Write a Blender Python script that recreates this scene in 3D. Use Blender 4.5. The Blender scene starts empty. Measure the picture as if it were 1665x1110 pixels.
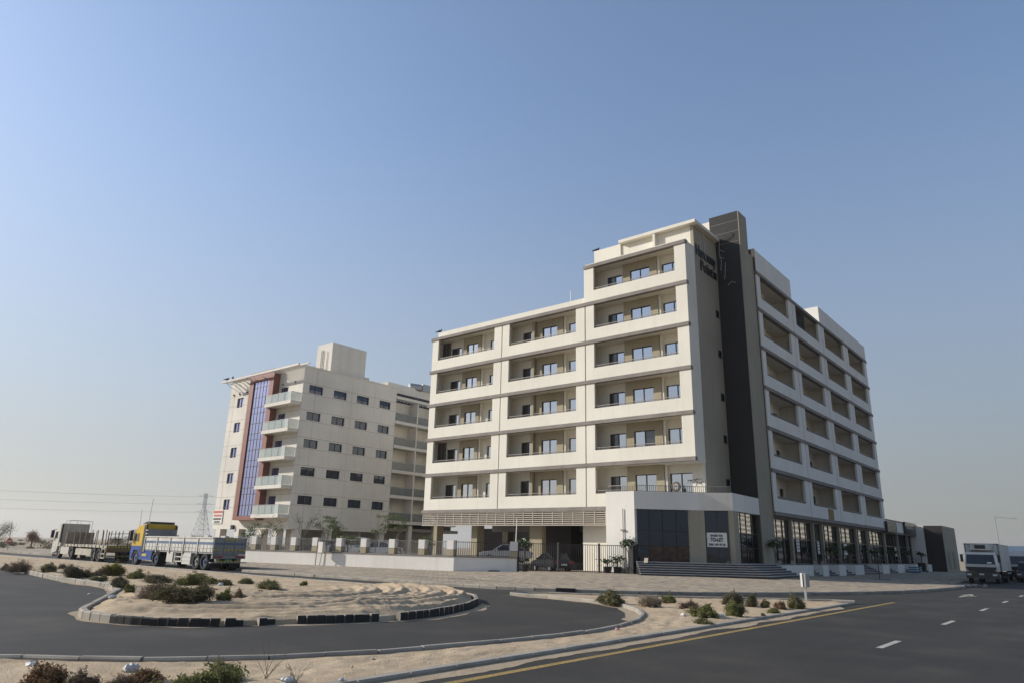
import bpy, bmesh, math, random
from mathutils import Vector, Matrix
rnd = random.Random(7)
S = bpy.context.scene
COL = S.collection
# ------------------------------------------------------------------ camera
F_PX, PITCH, ROLL, YAW = 1137.1, math.radians(16.436), math.radians(1.385), math.radians(-39.699)
CAM_H = 1.85
def camera():
    sy, cy = math.sin(YAW), math.cos(YAW)
    f0 = Vector((sy, cy, 0)); r0 = Vector((cy, -sy, 0)); u0 = Vector((0, 0, 1))
    fw = f0*math.cos(PITCH)+u0*math.sin(PITCH); up = u0*math.cos(PITCH)-f0*math.sin(PITCH)
    r = r0*math.cos(ROLL)+up*math.sin(ROLL); u = up*math.cos(ROLL)-r0*math.sin(ROLL)
    cd = bpy.data.cameras.new('camera'); co = bpy.data.objects.new('camera', cd); COL.objects.link(co)
    m = Matrix((r, u, -fw)).transposed().to_4x4(); m.translation = Vector((0, 0, CAM_H)); co.matrix_world = m
    cd.sensor_width = 36; cd.lens = F_PX/1665*36; cd.clip_start = .1; cd.clip_end = 9000
    S.camera = co
camera()
# ------------------------------------------------------------------ sky, sun, exposure
SUN_DIR = Vector((-.872, -.490, 0)).normalized()      # horizontal direction towards the sun
SUN_EL = math.radians(26.5)
W = bpy.data.worlds.new('World'); S.world = W; W.use_nodes = True
wn = W.node_tree.nodes; wl = W.node_tree.links
bg = wn['Background']; bg.inputs['Strength'].default_value = .15
sky = wn.new('ShaderNodeTexSky'); sky.sky_type = 'NISHITA'; sky.sun_disc = False
sky.sun_elevation = SUN_EL; sky.sun_rotation = math.atan2(SUN_DIR.x, SUN_DIR.y)
sky.altitude = 0; sky.air_density = 1.0; sky.dust_density = .8; sky.ozone_density = 2.6
# dusty horizon: the same pale veil all the way round, thinning out with height
tcd = wn.new('ShaderNodeTexCoord'); sep = wn.new('ShaderNodeSeparateXYZ'); wl.new(tcd.outputs['Generated'], sep.inputs[0])
veil = wn.new('ShaderNodeMapRange'); veil.interpolation_type = 'SMOOTHSTEP'; wl.new(sep.outputs['Z'], veil.inputs[0])
veil.inputs[1].default_value = -.05; veil.inputs[2].default_value = .62; veil.inputs[3].default_value = .93; veil.inputs[4].default_value = .11
vm = wn.new('ShaderNodeMix'); vm.data_type = 'RGBA'; wl.new(veil.outputs[0], vm.inputs[0]); wl.new(sky.outputs[0], vm.inputs[6])
# dust scatters forward: the veil is brighter on the sun's side of the horizon
dotn = wn.new('ShaderNodeVectorMath'); dotn.operation = 'DOT_PRODUCT'; wl.new(tcd.outputs['Generated'], dotn.inputs[0]); dotn.inputs[1].default_value = SUN_DIR
glow = wn.new('ShaderNodeMapRange'); wl.new(dotn.outputs['Value'], glow.inputs[0])
for i_, v_ in zip((1, 2, 3, 4), (-1, 1, .92, 2.55)): glow.inputs[i_].default_value = v_
vcol = wn.new('ShaderNodeVectorMath'); vcol.operation = 'SCALE'; vcol.inputs[0].default_value = (1, .992, .975); wl.new(glow.outputs[0], vcol.inputs['Scale'])
wl.new(vcol.outputs[0], vm.inputs[7])
wl.new(vm.outputs[2], bg.inputs['Color'])
sd = bpy.data.lights.new('sun', 'SUN'); sd.energy = 4.0; sd.angle = math.radians(.55); sd.color = (1, .945, .865)
so = bpy.data.objects.new('sun', sd); COL.objects.link(so)
to_sun = Vector((SUN_DIR.x*math.cos(SUN_EL), SUN_DIR.y*math.cos(SUN_EL), math.sin(SUN_EL)))
so.rotation_euler = to_sun.to_track_quat('Z', 'Y').to_euler(); so.location = (0, 0, 60)
S.cycles.max_bounces = 12; S.cycles.diffuse_bounces = 7
S.view_settings.view_transform = 'Standard'; S.view_settings.look = 'None'
S.view_settings.exposure = .38; S.view_settings.gamma = 1; S.view_settings.use_curve_mapping = False
# ------------------------------------------------------------------ materials
def nodes_of(name):
    m = bpy.data.materials.new(name); m.use_nodes = True
    nt = m.node_tree; return m, nt.nodes, nt.links, nt.nodes['Principled BSDF']
def mixrgb(n, l, mode, fac, a, b):
    x = n.new('ShaderNodeMix'); x.data_type = 'RGBA'; x.blend_type = mode
    for sock, v in ((x.inputs[0], fac), (x.inputs[6], a), (x.inputs[7], b)):
        if isinstance(v, bpy.types.NodeSocket): l.new(v, sock)
        elif isinstance(v, (int, float)): sock.default_value = v
        else: sock.default_value = (*v, 1)
    return x.outputs[2]
def noise(n, l, scale, detail=4, vec=None, rough=.55):
    t = n.new('ShaderNodeTexNoise'); t.inputs['Scale'].default_value = scale
    t.inputs['Detail'].default_value = detail; t.inputs['Roughness'].default_value = rough
    if vec is not None: l.new(vec, t.inputs['Vector'])
    return t.outputs['Fac']
def ramp(n, l, v, a, b, ca=0., cb=1.):
    r = n.new('ShaderNodeMapRange'); l.new(v, r.inputs[0])
    r.inputs[1].default_value = a; r.inputs[2].default_value = b; r.inputs[3].default_value = ca; r.inputs[4].default_value = cb
    return r.outputs[0]
def pos(n): return n.new('ShaderNodeNewGeometry').outputs['Position']
def stretch(n, l, vec, s):
    m = n.new('ShaderNodeMapping'); l.new(vec, m.inputs[0]); m.inputs['Scale'].default_value = s; return m.outputs[0]
def bump(n, l, p, h, strength, dist):
    b = n.new('ShaderNodeBump'); b.inputs['Strength'].default_value = strength; b.inputs['Distance'].default_value = dist
    l.new(h, b.inputs['Height']); l.new(b.outputs[0], p.inputs['Normal'])
def grained(name, c, rough=.8, var=.10, s1=.35, s2=6., streak=0., bmp=.0, spec=.3, metal=0., dark=None):
    """base colour with broad mottling, fine grain and optional rain streaks"""
    m, n, l, p = nodes_of(name)
    g = pos(n)
    d = tuple(x*(1-2.2*var) for x in c); b = tuple(min(1, x*(1+var)) for x in c)
    col = mixrgb(n, l, 'MIX', ramp(n, l, noise(n, l, s1, 5, g), .3, .7), d if dark is None else dark, b)
    col = mixrgb(n, l, 'MULTIPLY', .6, col, mixrgb(n, l, 'MIX', ramp(n, l, noise(n, l, s2, 3, g), .3, .7), (1-var,)*3, (1, 1, 1)))
    if streak:
        st = ramp(n, l, noise(n, l, 1., 4, stretch(n, l, g, (2.2, 2.2, .16))), .52, .75)
        col = mixrgb(n, l, 'MULTIPLY', ramp(n, l, st, 0, 1, 0, streak), col, (.60, .55, .48))
    l.new(col, p.inputs['Base Color']); p.inputs['Roughness'].default_value = rough
    p.inputs['Specular IOR Level'].default_value = spec; p.inputs['Metallic'].default_value = metal
    if bmp: bump(n, l, p, noise(n, l, s2*4, 4, g), bmp, .02)
    return m
def plain(name, c, rough=.5, metal=0., spec=.5, alpha=1., var=.04):
    m, n, l, p = nodes_of(name)
    col = mixrgb(n, l, 'MIX', ramp(n, l, noise(n, l, 2.5, 4, pos(n)), .3, .7), tuple(x*(1-2*var) for x in c), tuple(min(1, x*(1+var)) for x in c))
    l.new(col, p.inputs['Base Color']); p.inputs['Roughness'].default_value = rough; p.inputs['Metallic'].default_value = metal
    p.inputs['Specular IOR Level'].default_value = spec; p.inputs['Alpha'].default_value = alpha
    return m
def glassy(name, c, refl, wav=.0, ws=.7, rough=.03, tint=(.9, .93, 1.), fres=True):
    """coated window glass: dark body plus a mirror coat, slightly wavy"""
    m, n, l, p = nodes_of(name)
    p.inputs['Base Color'].default_value = (*c, 1); p.inputs['Roughness'].default_value = .3; p.inputs['Specular IOR Level'].default_value = .5 if fres else 0
    gl = n.new('ShaderNodeBsdfGlossy'); gl.inputs['Roughness'].default_value = rough
    gl.inputs['Color'].default_value = (*tint, 1)
    mx = n.new('ShaderNodeMixShader'); fr = n.new('ShaderNodeFresnel'); fr.inputs[0].default_value = 1.5
    ad = n.new('ShaderNodeMath'); ad.operation = 'MAXIMUM'; (l.new(fr.outputs[0], ad.inputs[0]) if fres else None); ad.inputs[0].default_value = 0; ad.inputs[1].default_value = refl
    l.new(ad.outputs[0], mx.inputs[0]); l.new(p.outputs[0], mx.inputs[1]); l.new(gl.outputs[0], mx.inputs[2])
    l.new(mx.outputs[0], n['Material Output'].inputs[0])
    if wav:
        b = n.new('ShaderNodeBump'); b.inputs['Strength'].default_value = wav; b.inputs['Distance'].default_value = .05
        l.new(noise(n, l, ws, 1, pos(n)), b.inputs['Height']); l.new(b.outputs[0], gl.inputs['Normal']); l.new(b.outputs[0], fr.inputs['Normal'])
    return m
M = {}
M['plaster'] = grained('cream plaster', (.735, .69, .585), .85, .035, .25, 3, .14, .1)
M['plaster2'] = grained('pale render', (.68, .635, .555), .85, .06, .22, 2.5, .25, .1)
M['taupe'] = grained('taupe trim', (.24, .212, .185), .8, .09, .8, 6, .2)
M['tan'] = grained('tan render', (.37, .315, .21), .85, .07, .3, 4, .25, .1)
M['olive'] = grained('dull tan wall', (.32, .285, .215), .85, .05, .3, 4, .25, .1)
M['dkclad'] = grained('charcoal cladding', (.028, .0248, .0235), .65, .08, .5, 8, .1)
M['soffit'] = grained('ceiling paint', (.72, .675, .59), .9, .04, .3, 3)
M['white'] = grained('white wall paint', (.735, .70, .635), .85, .04, .35, 4, .2, .1)
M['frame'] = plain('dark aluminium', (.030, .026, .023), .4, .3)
M['rail'] = plain('taupe rail paint', (.32, .285, .24), .5)
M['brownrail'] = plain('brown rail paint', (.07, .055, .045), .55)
M['glass'] = glassy('coated window glass', (.02, .022, .025), .50, .05)
M['glassd'] = glassy('tinted window glass', (.006, .007, .009), .07, .05)
M['glassb'] = glassy('blue curtain glass', (.040, .048, .15), .42, .08, tint=(.56, .60, .95))
M['shopglass'] = glassy('shop glass', (.006, .008, .012), .07, .12, .5, tint=(.62, .72, .95), fres=False)
M['windscreen'] = glassy('vehicle glass', (.008, .009, .010), .045, .05, tint=(.8, .85, .9), fres=False)
M['glassn'] = glassy('navy window glass', (.008, .010, .015), .10, .05, tint=(.6, .7, .9), fres=False)
M['shopglassr'] = glassy('mirror shop glass', (.012, .012, .013), .42, .14, .45, tint=(.85, .83, .78), fres=False)
M['balglass'] = plain('frosted balcony glass', (.50, .56, .53), .15, 0, .6, .55)
M['balglassd'] = plain('smoked balcony glass', (.16, .18, .17), .15, 0, .6, .6)
M['red'] = grained('red brown panel', (.22, .085, .062), .6, .06, .8, 6)
M['louvre'] = grained('louvre paint', (.44, .385, .31), .6, .06, .8, 6)
M['black'] = plain('black paint', (.012, .012, .013), .45)
M['blackgate'] = plain('gate paint', (.014, .014, .016), .6)
M['steelbar'] = plain('grey fence bar', (.16, .155, .15), .45, .3)
M['stepstone'] = grained('grey step granite', (.050, .052, .058), .55, .14, 3, 40)
M['steptop'] = grained('step tread', (.34, .335, .32), .6, .10, 3, 40)
M['brownpanel'] = grained('brown stone panel', (.085, .045, .030), .5, .3, 3, 25)
M['kerb'] = grained('concrete kerb', (.34, .305, .25), .9, .14, 1.2, 14, 0, .25)
M['kerbdark'] = grained('blackened kerb', (.022, .0215, .021), .85, .3, 2.5, 18, 0, .2, dark=(.045, .041, .036))
M['concrete'] = grained('concrete', (.34, .31, .27), .9, .10, .5, 9, .15, .15)
def mat_paint(name, c):
    m, n, l, p = nodes_of(name); g = pos(n)
    col = mixrgb(n, l, 'MIX', ramp(n, l, noise(n, l, 1.2, 4, g), .3, .7), tuple(x*.8 for x in c), c)
    col = mixrgb(n, l, 'MIX', ramp(n, l, noise(n, l, 16, 5, g, .7), .50, .66), col, (.075, .070, .060))
    col = mixrgb(n, l, 'MIX', ramp(n, l, noise(n, l, .8, 4, g), .5, .8, 0, .5), col, (.11, .10, .08))
    l.new(col, p.inputs['Base Color']); p.inputs['Roughness'].default_value = .85; p.inputs['Specular IOR Level'].default_value = .2; return m
M['yellowline'] = mat_paint('worn yellow road paint', (.36, .25, .085))
M['whiteline'] = mat_paint('worn white road paint', (.46, .44, .385))
M['rubber'] = grained('tyre rubber', (.020, .020, .021), .85, .12, 2, 14)
M['rim'] = plain('wheel rim', (.22, .215, .20), .5, .3)
M['bluerim'] = plain('blue wheel rim', (.035, .07, .16), .5)
M['wpaint'] = plain('white vehicle paint', (.66, .65, .61), .35)
M['dirtywhite'] = grained('dusty white paint', (.60, .575, .51), .6, .08, .9, 6, .35)
M['dustycream'] = grained('dusty cream paint', (.43, .385, .30), .7, .12, 1.0, 6, .4)
M['yellow'] = grained('yellow cab paint', (.60, .38, .030), .4, .06, 1, 8, .2)
M['blue'] = grained('blue cab paint', (.022, .070, .27), .4, .06, 1, 8, .15)
M['bluestripe'] = grained('blue stripe paint', (.10, .15, .24), .6, .1, 1, 8, .2)
M['greypanel'] = grained('grey sheet metal', (.27, .265, .255), .6, .1, 1, 8, .2)
M['rust'] = grained('rusty chassis steel', (.10, .075, .050), .8, .2, 1.5, 9)
M['chassis'] = grained('dirty black chassis', (.022, .021, .020), .8, .2, 1.5, 9)
M['wood'] = grained('weathered timber', (.26, .205, .145), .85, .2, 1.2, 9)
M['olivegreen'] = grained('faded olive paint', (.16, .14, .055), .7, .2, 1.3, 9)
M['redlight'] = plain('red lamp lens', (.28, .02, .015), .3)
M['headlight'] = plain('clear lamp lens', (.55, .55, .52), .15)
M['plate'] = plain('number plate', (.6, .6, .56), .5)
M['signwhite'] = plain('sign white', (.70, .69, .64), .55)
M['signred'] = plain('sign red', (.48, .085, .06), .55)
M['hazard'] = plain('hazard yellow', (.55, .42, .03), .5)
M['silver'] = plain('silver car paint', (.42, .42, .41), .3, .35)
M['carblack'] = plain('dark car paint', (.018, .019, .022), .25)
M['bark'] = grained('grey bark', (.16, .125, .085), .9, .15, 4, 25)
M['plastic'] = grained('dirty white plastic', (.62, .60, .56), .6, .1, 5, 30)
M['pinkplastic'] = plain('pink plastic', (.50, .22, .26), .5)
M['birdgrey'] = plain('dark plumage', (.03, .03, .035), .7)
M['skyblue'] = plain('blue plastic', (.06, .16, .26), .5)
M['flower'] = plain('pale petals', (.70, .70, .58), .7)
M['galv'] = plain('galvanised steel', (.33, .34, .34), .5, .6)
M['pot'] = plain('black pot', (.018, .018, .018), .6)
M['orange'] = grained('tan board', (.24, .15, .06), .7, .1)
M['net'] = plain('dark shade netting', (.035, .033, .030), .9, 0, .1, .85)
M['trim'] = plain('pale shop trim', (.30, .25, .19), .5)
M['glassdoor'] = glassy('dark door glass', (.006, .007, .008), .035, .06, tint=(.6, .65, .7), fres=False)
def foliage(name, a, b, c):
    m, n, l, p = nodes_of(name); g = pos(n)
    col = mixrgb(n, l, 'MIX', ramp(n, l, noise(n, l, 7, 3, g), .35, .65), a, b)
    col = mixrgb(n, l, 'MIX', ramp(n, l, noise(n, l, 22, 2, g), .5, .75), col, c)
    l.new(col, p.inputs['Base Color']); p.inputs['Roughness'].default_value = .8; p.inputs['Specular IOR Level'].default_value = .2
    t = n.new('ShaderNodeBsdfTranslucent'); l.new(col, t.inputs[0])
    mx = n.new('ShaderNodeMixShader'); mx.inputs[0].default_value = .25
    l.new(p.outputs[0], mx.inputs[1]); l.new(t.outputs[0], mx.inputs[2]); l.new(mx.outputs[0], n['Material Output'].inputs[0])
    return m
LEAF = {
 'stem': foliage('dry stems', (.16, .122, .085), (.22, .17, .12), (.28, .22, .155)),
 'brown': foliage('dry brown twigs', (0.110, 0.078, 0.055), (0.165, 0.122, 0.085), (0.220, 0.171, 0.116)),
 'rust': foliage('rusty dead leaves', (0.146, 0.088, 0.046), (0.220, 0.137, 0.073), (0.281, 0.195, 0.110)),
 'olive': foliage('olive leaves', (0.134, 0.128, 0.061), (0.201, 0.189, 0.091), (0.268, 0.244, 0.128)),
 'dark': foliage('dark scrub leaves', (0.085, 0.081, 0.049), (0.128, 0.120, 0.073), (0.183, 0.159, 0.104)),
 'darkgreen': foliage('dark green and brown leaves', (0.091, 0.073, 0.044), (0.116, 0.116, 0.049), (0.171, 0.152, 0.073)),
 'green': foliage('green leaves', (0.122, 0.128, 0.046), (0.189, 0.195, 0.071), (0.256, 0.250, 0.107)),
 'yellow': foliage('yellow green leaves', (0.122, 0.116, 0.024), (0.195, 0.177, 0.037), (0.256, 0.220, 0.061)),
 'straw': foliage('straw stems', (.20, .155, .105), (.28, .225, .155), (.34, .28, .20)),
 'sapling': foliage('sapling leaves', (.075, .10, .035), (.12, .15, .055), (.17, .19, .085)),
 'pot': foliage('pot plant leaves', (.025, .050, .016), (.045, .080, .025), (.075, .115, .040)),
}
def mat_asphalt():
    m, n, l, p = nodes_of('asphalt'); g = pos(n)
    c = mixrgb(n, l, 'MIX', ramp(n, l, noise(n, l, 55, 2, g), .25, .75), (.021, .0198, .018), (.064, .0595, .0525))
    c = mixrgb(n, l, 'MULTIPLY', 1, c, mixrgb(n, l, 'MIX', ramp(n, l, noise(n, l, .28, 5, g), .3, .72), (.72, .72, .73), (1.12, 1.10, 1.06)))
    c = mixrgb(n, l, 'MULTIPLY', 1, c, mixrgb(n, l, 'MIX', ramp(n, l, noise(n, l, 13, 3, g, .7), .3, .7), (.80, .80, .80), (1.18, 1.18, 1.17)))
    tr = ramp(n, l, noise(n, l, 1., 3, stretch(n, l, g, (1.4, .05, 1))), .4, .7)
    c = mixrgb(n, l, 'MULTIPLY', .5, c, mixrgb(n, l, 'MIX', tr, (.82, .82, .82), (1.1, 1.1, 1.1)))
    sp = ramp(n, l, noise(n, l, 130, 1, g), .70, .76)
    c = mixrgb(n, l, 'MIX', ramp(n, l, sp, 0, 1, 0, .5), c, (.19, .18, .165))
    du = ramp(n, l, noise(n, l, .55, 6, g), .50, .80)
    c = mixrgb(n, l, 'MIX', ramp(n, l, du, 0, 1, 0, .16), c, (.18, .155, .12))
    l.new(c, p.inputs['Base Color']); p.inputs['Roughness'].default_value = .82; p.inputs['Specular IOR Level'].default_value = .25
    bump(n, l, p, noise(n, l, 90, 2, g), .35, .01); return m
def mat_sand(name, a, b, peb=.5):
    m, n, l, p = nodes_of(name); g = pos(n)
    c = mixrgb(n, l, 'MIX', ramp(n, l, noise(n, l, .9, 6, g), .3, .7), a, b)
    c = mixrgb(n, l, 'MULTIPLY', .8, c, mixrgb(n, l, 'MIX', ramp(n, l, noise(n, l, 26, 3, g), .3, .7), (.80, .79, .78), (1.08, 1.07, 1.05)))
    v = n.new('ShaderNodeTexVoronoi'); v.inputs['Scale'].default_value = 16; l.new(g, v.inputs['Vector'])
    pb = ramp(n, l, v.outputs['Distance'], .10, .16, 1, 0)
    gate = ramp(n, l, noise(n, l, 2.2, 3, g), .52, .66)
    mul = n.new('ShaderNodeMath'); mul.operation = 'MULTIPLY'; l.new(pb, mul.inputs[0]); l.new(gate, mul.inputs[1])
    c = mixrgb(n, l, 'MIX', ramp(n, l, mul.outputs[0], 0, 1, 0, peb), c, (.20, .17, .13))
    l.new(c, p.inputs['Base Color']); p.inputs['Roughness'].default_value = .95; p.inputs['Specular IOR Level'].default_value = .1
    hh = n.new('ShaderNodeMath'); hh.operation = 'ADD'; l.new(noise(n, l, 9, 5, g), hh.inputs[0]); l.new(noise(n, l, 45, 3, g), hh.inputs[1])
    bump(n, l, p, hh.outputs[0], .55, .045); return m
def mat_paver():
    m, n, l, p = nodes_of('herringbone pavers'); g = pos(n)
    rot = n.new('ShaderNodeMapping'); l.new(g, rot.inputs[0]); rot.inputs['Rotation'].default_value = (0, 0, math.radians(45))
    b = n.new('ShaderNodeTexBrick'); l.new(rot.outputs[0], b.inputs['Vector'])
    b.inputs['Scale'].default_value = 1; b.inputs['Brick Width'].default_value = .46; b.inputs['Row Height'].default_value = .30
    b.inputs['Mortar Size'].default_value = .012; b.inputs['Bias'].default_value = 0
    b.inputs['Color1'].default_value = (.45, .365, .25, 1); b.inputs['Color2'].default_value = (.22, .195, .165, 1); b.inputs['Mortar'].default_value = (.15, .125, .10, 1)
    c = mixrgb(n, l, 'MIX', ramp(n, l, noise(n, l, 1.1, 3, g), .42, .62), b.outputs['Color'], mixrgb(n, l, 'MIX', .45, b.outputs['Color'], (.33, .265, .195)))
    c = mixrgb(n, l, 'MULTIPLY', .8, c, mixrgb(n, l, 'MIX', ramp(n, l, noise(n, l, .35, 4, g), .3, .7), (.85, .84, .82), (1.05, 1.04, 1.03)))
    l.new(c, p.inputs['Base Color']); p.inputs['Roughness'].default_value = .88; p.inputs['Specular IOR Level'].default_value = .2
    bump(n, l, p, b.outputs['Fac'], .3, -.006); return m
M['asphalt'] = mat_asphalt(); M['sand'] = mat_sand('sand', (.40, .305, .20), (.525, .418, .29))
M['desert'] = mat_sand('desert ground', (.27, .21, .145), (.38, .31, .22), .3)
M['drift'] = mat_sand('drifted sand', (.34, .27, .19), (.43, .35, .25), .2)
M['paver'] = mat_paver()
# ------------------------------------------------------------------ mesh builder and bookkeeping
class MB:
    def __init__(s): s.v = []; s.f = []; s.mi = []
    def add(s, vs, fs, mi=0):
        o = len(s.v); s.v += [tuple(v) for v in vs]; s.f += [tuple(i+o for i in f) for f in fs]; s.mi += [mi]*len(fs); return s
    def box(s, x0, x1, y0, y1, z0, z1, mi=0):
        if x0 > x1: x0, x1 = x1, x0
        if y0 > y1: y0, y1 = y1, y0
        return s.add([(x0,y0,z0),(x1,y0,z0),(x1,y1,z0),(x0,y1,z0),(x0,y0,z1),(x1,y0,z1),(x1,y1,z1),(x0,y1,z1)],
              [(0,3,2,1),(4,5,6,7),(0,1,5,4),(1,2,6,5),(2,3,7,6),(3,0,4,7)], mi)
    def prism(s, poly, z0, z1, mi=0, top=None):
        """poly counter-clockwise in plan"""
        n = len(poly); zt = z1
        vs = [(x, y, z0) for x, y in poly]+[(x, y, zt) for x, y in poly]
        s.add(vs, [tuple(range(n-1, -1, -1))], mi)
        s.add(vs, [tuple(range(n, 2*n))], mi if top is None else top)
        s.add(vs, [(i, (i+1) % n, n+(i+1) % n, n+i) for i in range(n)], mi); return s
    def sideprism(s, prof, y0, y1, mi=0):
        """prof: (x,z) outline extruded along y"""
        n = len(prof); vs = [(x, y0, z) for x, z in prof]+[(x, y1, z) for x, z in prof]
        return s.add(vs, [tuple(range(n)), tuple(range(2*n-1, n-1, -1))]+[(i, n+i, n+(i+1) % n, (i+1) % n) for i in range(n)], mi)
    def bar(s, a, b, r, k=4, r2=None, mi=0):
        a = Vector(a); b = Vector(b); d = (b-a)
        if d.length < 1e-6: return s
        d.normalize(); t = Vector((0, 0, 1)) if abs(d.z) < .9 else Vector((1, 0, 0))
        u = d.cross(t).normalized(); w = d.cross(u); r2 = r if r2 is None else r2
        ring = [(math.cos(2*math.pi*(i+.5)/k), math.sin(2*math.pi*(i+.5)/k)) for i in range(k)]
        vs = [a+(u*c+w*q)*r for c, q in ring]+[b+(u*c+w*q)*r2 for c, q in ring]
        return s.add(vs, [(i, (i+1) % k, k+(i+1) % k, k+i) for i in range(k)]+[tuple(range(k-1, -1, -1)), tuple(range(k, 2*k))], mi)
    def ellipsoid(s, c, r, nu=10, nv=7, mi=0):
        vs = []; fs = []
        for j in range(nv+1):
            th = math.pi*j/nv
            for i in range(nu):
                ph = 2*math.pi*i/nu; vs.append((c[0]+r[0]*math.sin(th)*math.cos(ph), c[1]+r[1]*math.sin(th)*math.sin(ph), c[2]+r[2]*math.cos(th)))
        for j in range(nv):
            for i in range(nu): fs.append((j*nu+i, (j+1)*nu+i, (j+1)*nu+(i+1) % nu, j*nu+(i+1) % nu))
        return s.add(vs, fs, mi)
    def wheel(s, c, r, w, axis='y', k=20, mi=0, hole=0.):
        """cylinder (tyre) with rounded shoulders about an axis"""
        prof = [(r*.62, -w/2), (r*.93, -w/2), (r, -w/2*.75), (r, w/2*.75), (r*.93, w/2), (r*.62, w/2)]
        vs = []; fs = []; n = len(prof)
        for i in range(k):
            a = 2*math.pi*i/k
            for q, h in prof:
                p = (q*math.cos(a), h, q*math.sin(a)) if axis == 'y' else (h, q*math.cos(a), q*math.sin(a))
                vs.append((c[0]+p[0], c[1]+p[1], c[2]+p[2]))
        for i in range(k):
            for j in range(n): fs.append((i*n+j, ((i+1) % k)*n+j, ((i+1) % k)*n+(j+1) % n, i*n+(j+1) % n))
        return s.add(vs, fs, mi)
    def mesh(s, name, mats, off=(0, 0, 0)):
        me = bpy.data.meshes.new(name)
        me.from_pydata([(v[0]-off[0], v[1]-off[1], v[2]-off[2]) for v in s.v], [], s.f)
        for m in (mats if isinstance(mats, (list, tuple)) else [mats]): me.materials.append(m)
        if any(s.mi): me.polygons.foreach_set('material_index', s.mi)
        bm = bmesh.new(); bm.from_mesh(me); bmesh.ops.recalc_face_normals(bm, faces=bm.faces); bm.to_mesh(me); bm.free()
        me.update(); return me
OFF = {}
def thing(name, label, cat, loc=(0, 0, 0), group=None, rz=0):
    o = bpy.data.objects.new(name, None); COL.objects.link(o); o.location = loc; o.rotation_euler = (0, 0, rz)
    o.empty_display_size = .3; o['label'] = label; o['category'] = cat
    if group: o['group'] = group
    OFF[o.name] = tuple(loc) if rz == 0 else None
    return o
def root_off(o):
    while o.parent: o = o.parent
    return OFF.get(o.name) or (0, 0, 0)
def link(name, me, parent=None, loc=None, rz=0.):
    o = bpy.data.objects.new(name, me); COL.objects.link(o)
    if parent: o.parent = parent
    if loc is not None:
        o.location = loc
    if rz: o.rotation_euler = (0, 0, rz)
    return o
def pieces(mb):
    """far-apart islands of a builder as builders of their own"""
    if len(mb.f) > 900 or len(mb.f) < 12: return [mb]
    par = list(range(len(mb.v)))
    def find(i):
        while par[i] != i: par[i] = par[par[i]]; i = par[i]
        return i
    for f in mb.f:
        for i in f[1:]: par[find(i)] = find(f[0])
    bb = {}
    for i, v in enumerate(mb.v):
        r = find(i); b = bb.setdefault(r, [list(v), list(v)])
        for k in range(3): b[0][k] = min(b[0][k], v[k]); b[1][k] = max(b[1][k], v[k])
    R = list(bb); 
    if len(R) < 2 or len(R) > 60: return [mb]
    gp = {r: r for r in R}
    def gf(r):
        while gp[r] != r: r = gp[r]
        return r
    for a in range(len(R)):
        for b in range(a):
            A, B2 = bb[R[a]], bb[R[b]]
            d = math.sqrt(sum(max(0, A[0][k]-B2[1][k], B2[0][k]-A[1][k])**2 for k in range(3)))
            ext = max(max(A[1][k]-A[0][k] for k in range(3)), max(B2[1][k]-B2[0][k] for k in range(3)))
            if d < .45*ext: gp[gf(R[a])] = gf(R[b])
    cl = sorted({gf(r) for r in R})
    if len(cl) == 1: return [mb]
    out = []
    for c in cl:
        m = MB(); mp = {}
        for i, v in enumerate(mb.v):
            if gf(find(i)) == c: mp[i] = len(m.v); m.v.append(v)
        for f, q in zip(mb.f, mb.mi):
            if f[0] in mp: m.f.append(tuple(mp[i] for i in f)); m.mi.append(q)
        out.append(m)
    return out
def part(name, mb, mats, parent, local=False):
    ps = pieces(mb)
    for m in ps[1:]: link(name, m.mesh(name, mats, (0, 0, 0) if local else root_off(parent)), parent)
    mb = ps[0]
    """mesh built in world coordinates (or local ones) under its thing"""
    return link(name, mb.mesh(name, mats, (0, 0, 0) if local else root_off(parent)), parent)
def solo(name, mb, mats, label, cat, group=None, loc=(0, 0, 0)):
    o = link(name, mb.mesh(name, mats), None, loc); o['label'] = label; o['category'] = cat
    if group: o['group'] = group
    return o
def struct(name, mb, mats, parent=None, kind='structure'):
    o = link(name, mb.mesh(name, mats), parent)
    if kind: o['kind'] = kind
    return o
def place(name, me, parent, wloc, rz=0.):
    off = root_off(parent)
    pl = parent.location if parent.parent else Vector((0, 0, 0))
    return link(name, me, parent, (wloc[0]-off[0]-pl[0], wloc[1]-off[1]-pl[1], wloc[2]-off[2]-pl[2]), rz)
def smooth(o, ang=40):
    me = o.data
    for p in me.polygons: p.use_smooth = True
    try: me.set_sharp_from_angle(angle=math.radians(ang))
    except Exception: pass
    return o
def copy_tree(o, parent=None, **kw):
    c = o.copy(); COL.objects.link(c); c.parent = parent
    for k, v in kw.items(): c[k] = v
    for ch in list(o.children): copy_tree(ch, c)
    return c
def wall_y(mb, x0, x1, z0, z1, y0, y1, holes=(), mi=0):
    xs = sorted({x0, x1, *[h[0] for h in holes], *[h[1] for h in holes]}); zs = sorted({z0, z1, *[h[2] for h in holes], *[h[3] for h in holes]})
    for k in range(len(zs)-1):
        run = None
        for i in range(len(xs)-1):
            cx, cz = (xs[i]+xs[i+1])/2, (zs[k]+zs[k+1])/2
            solid = not any(h[0] < cx < h[1] and h[2] < cz < h[3] for h in holes)
            if solid: run = [xs[i], xs[i+1]] if run is None else [run[0], xs[i+1]]
            if run and (not solid or i == len(xs)-2): mb.box(run[0], run[1], y0, y1, zs[k], zs[k+1], mi); run = None
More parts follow.
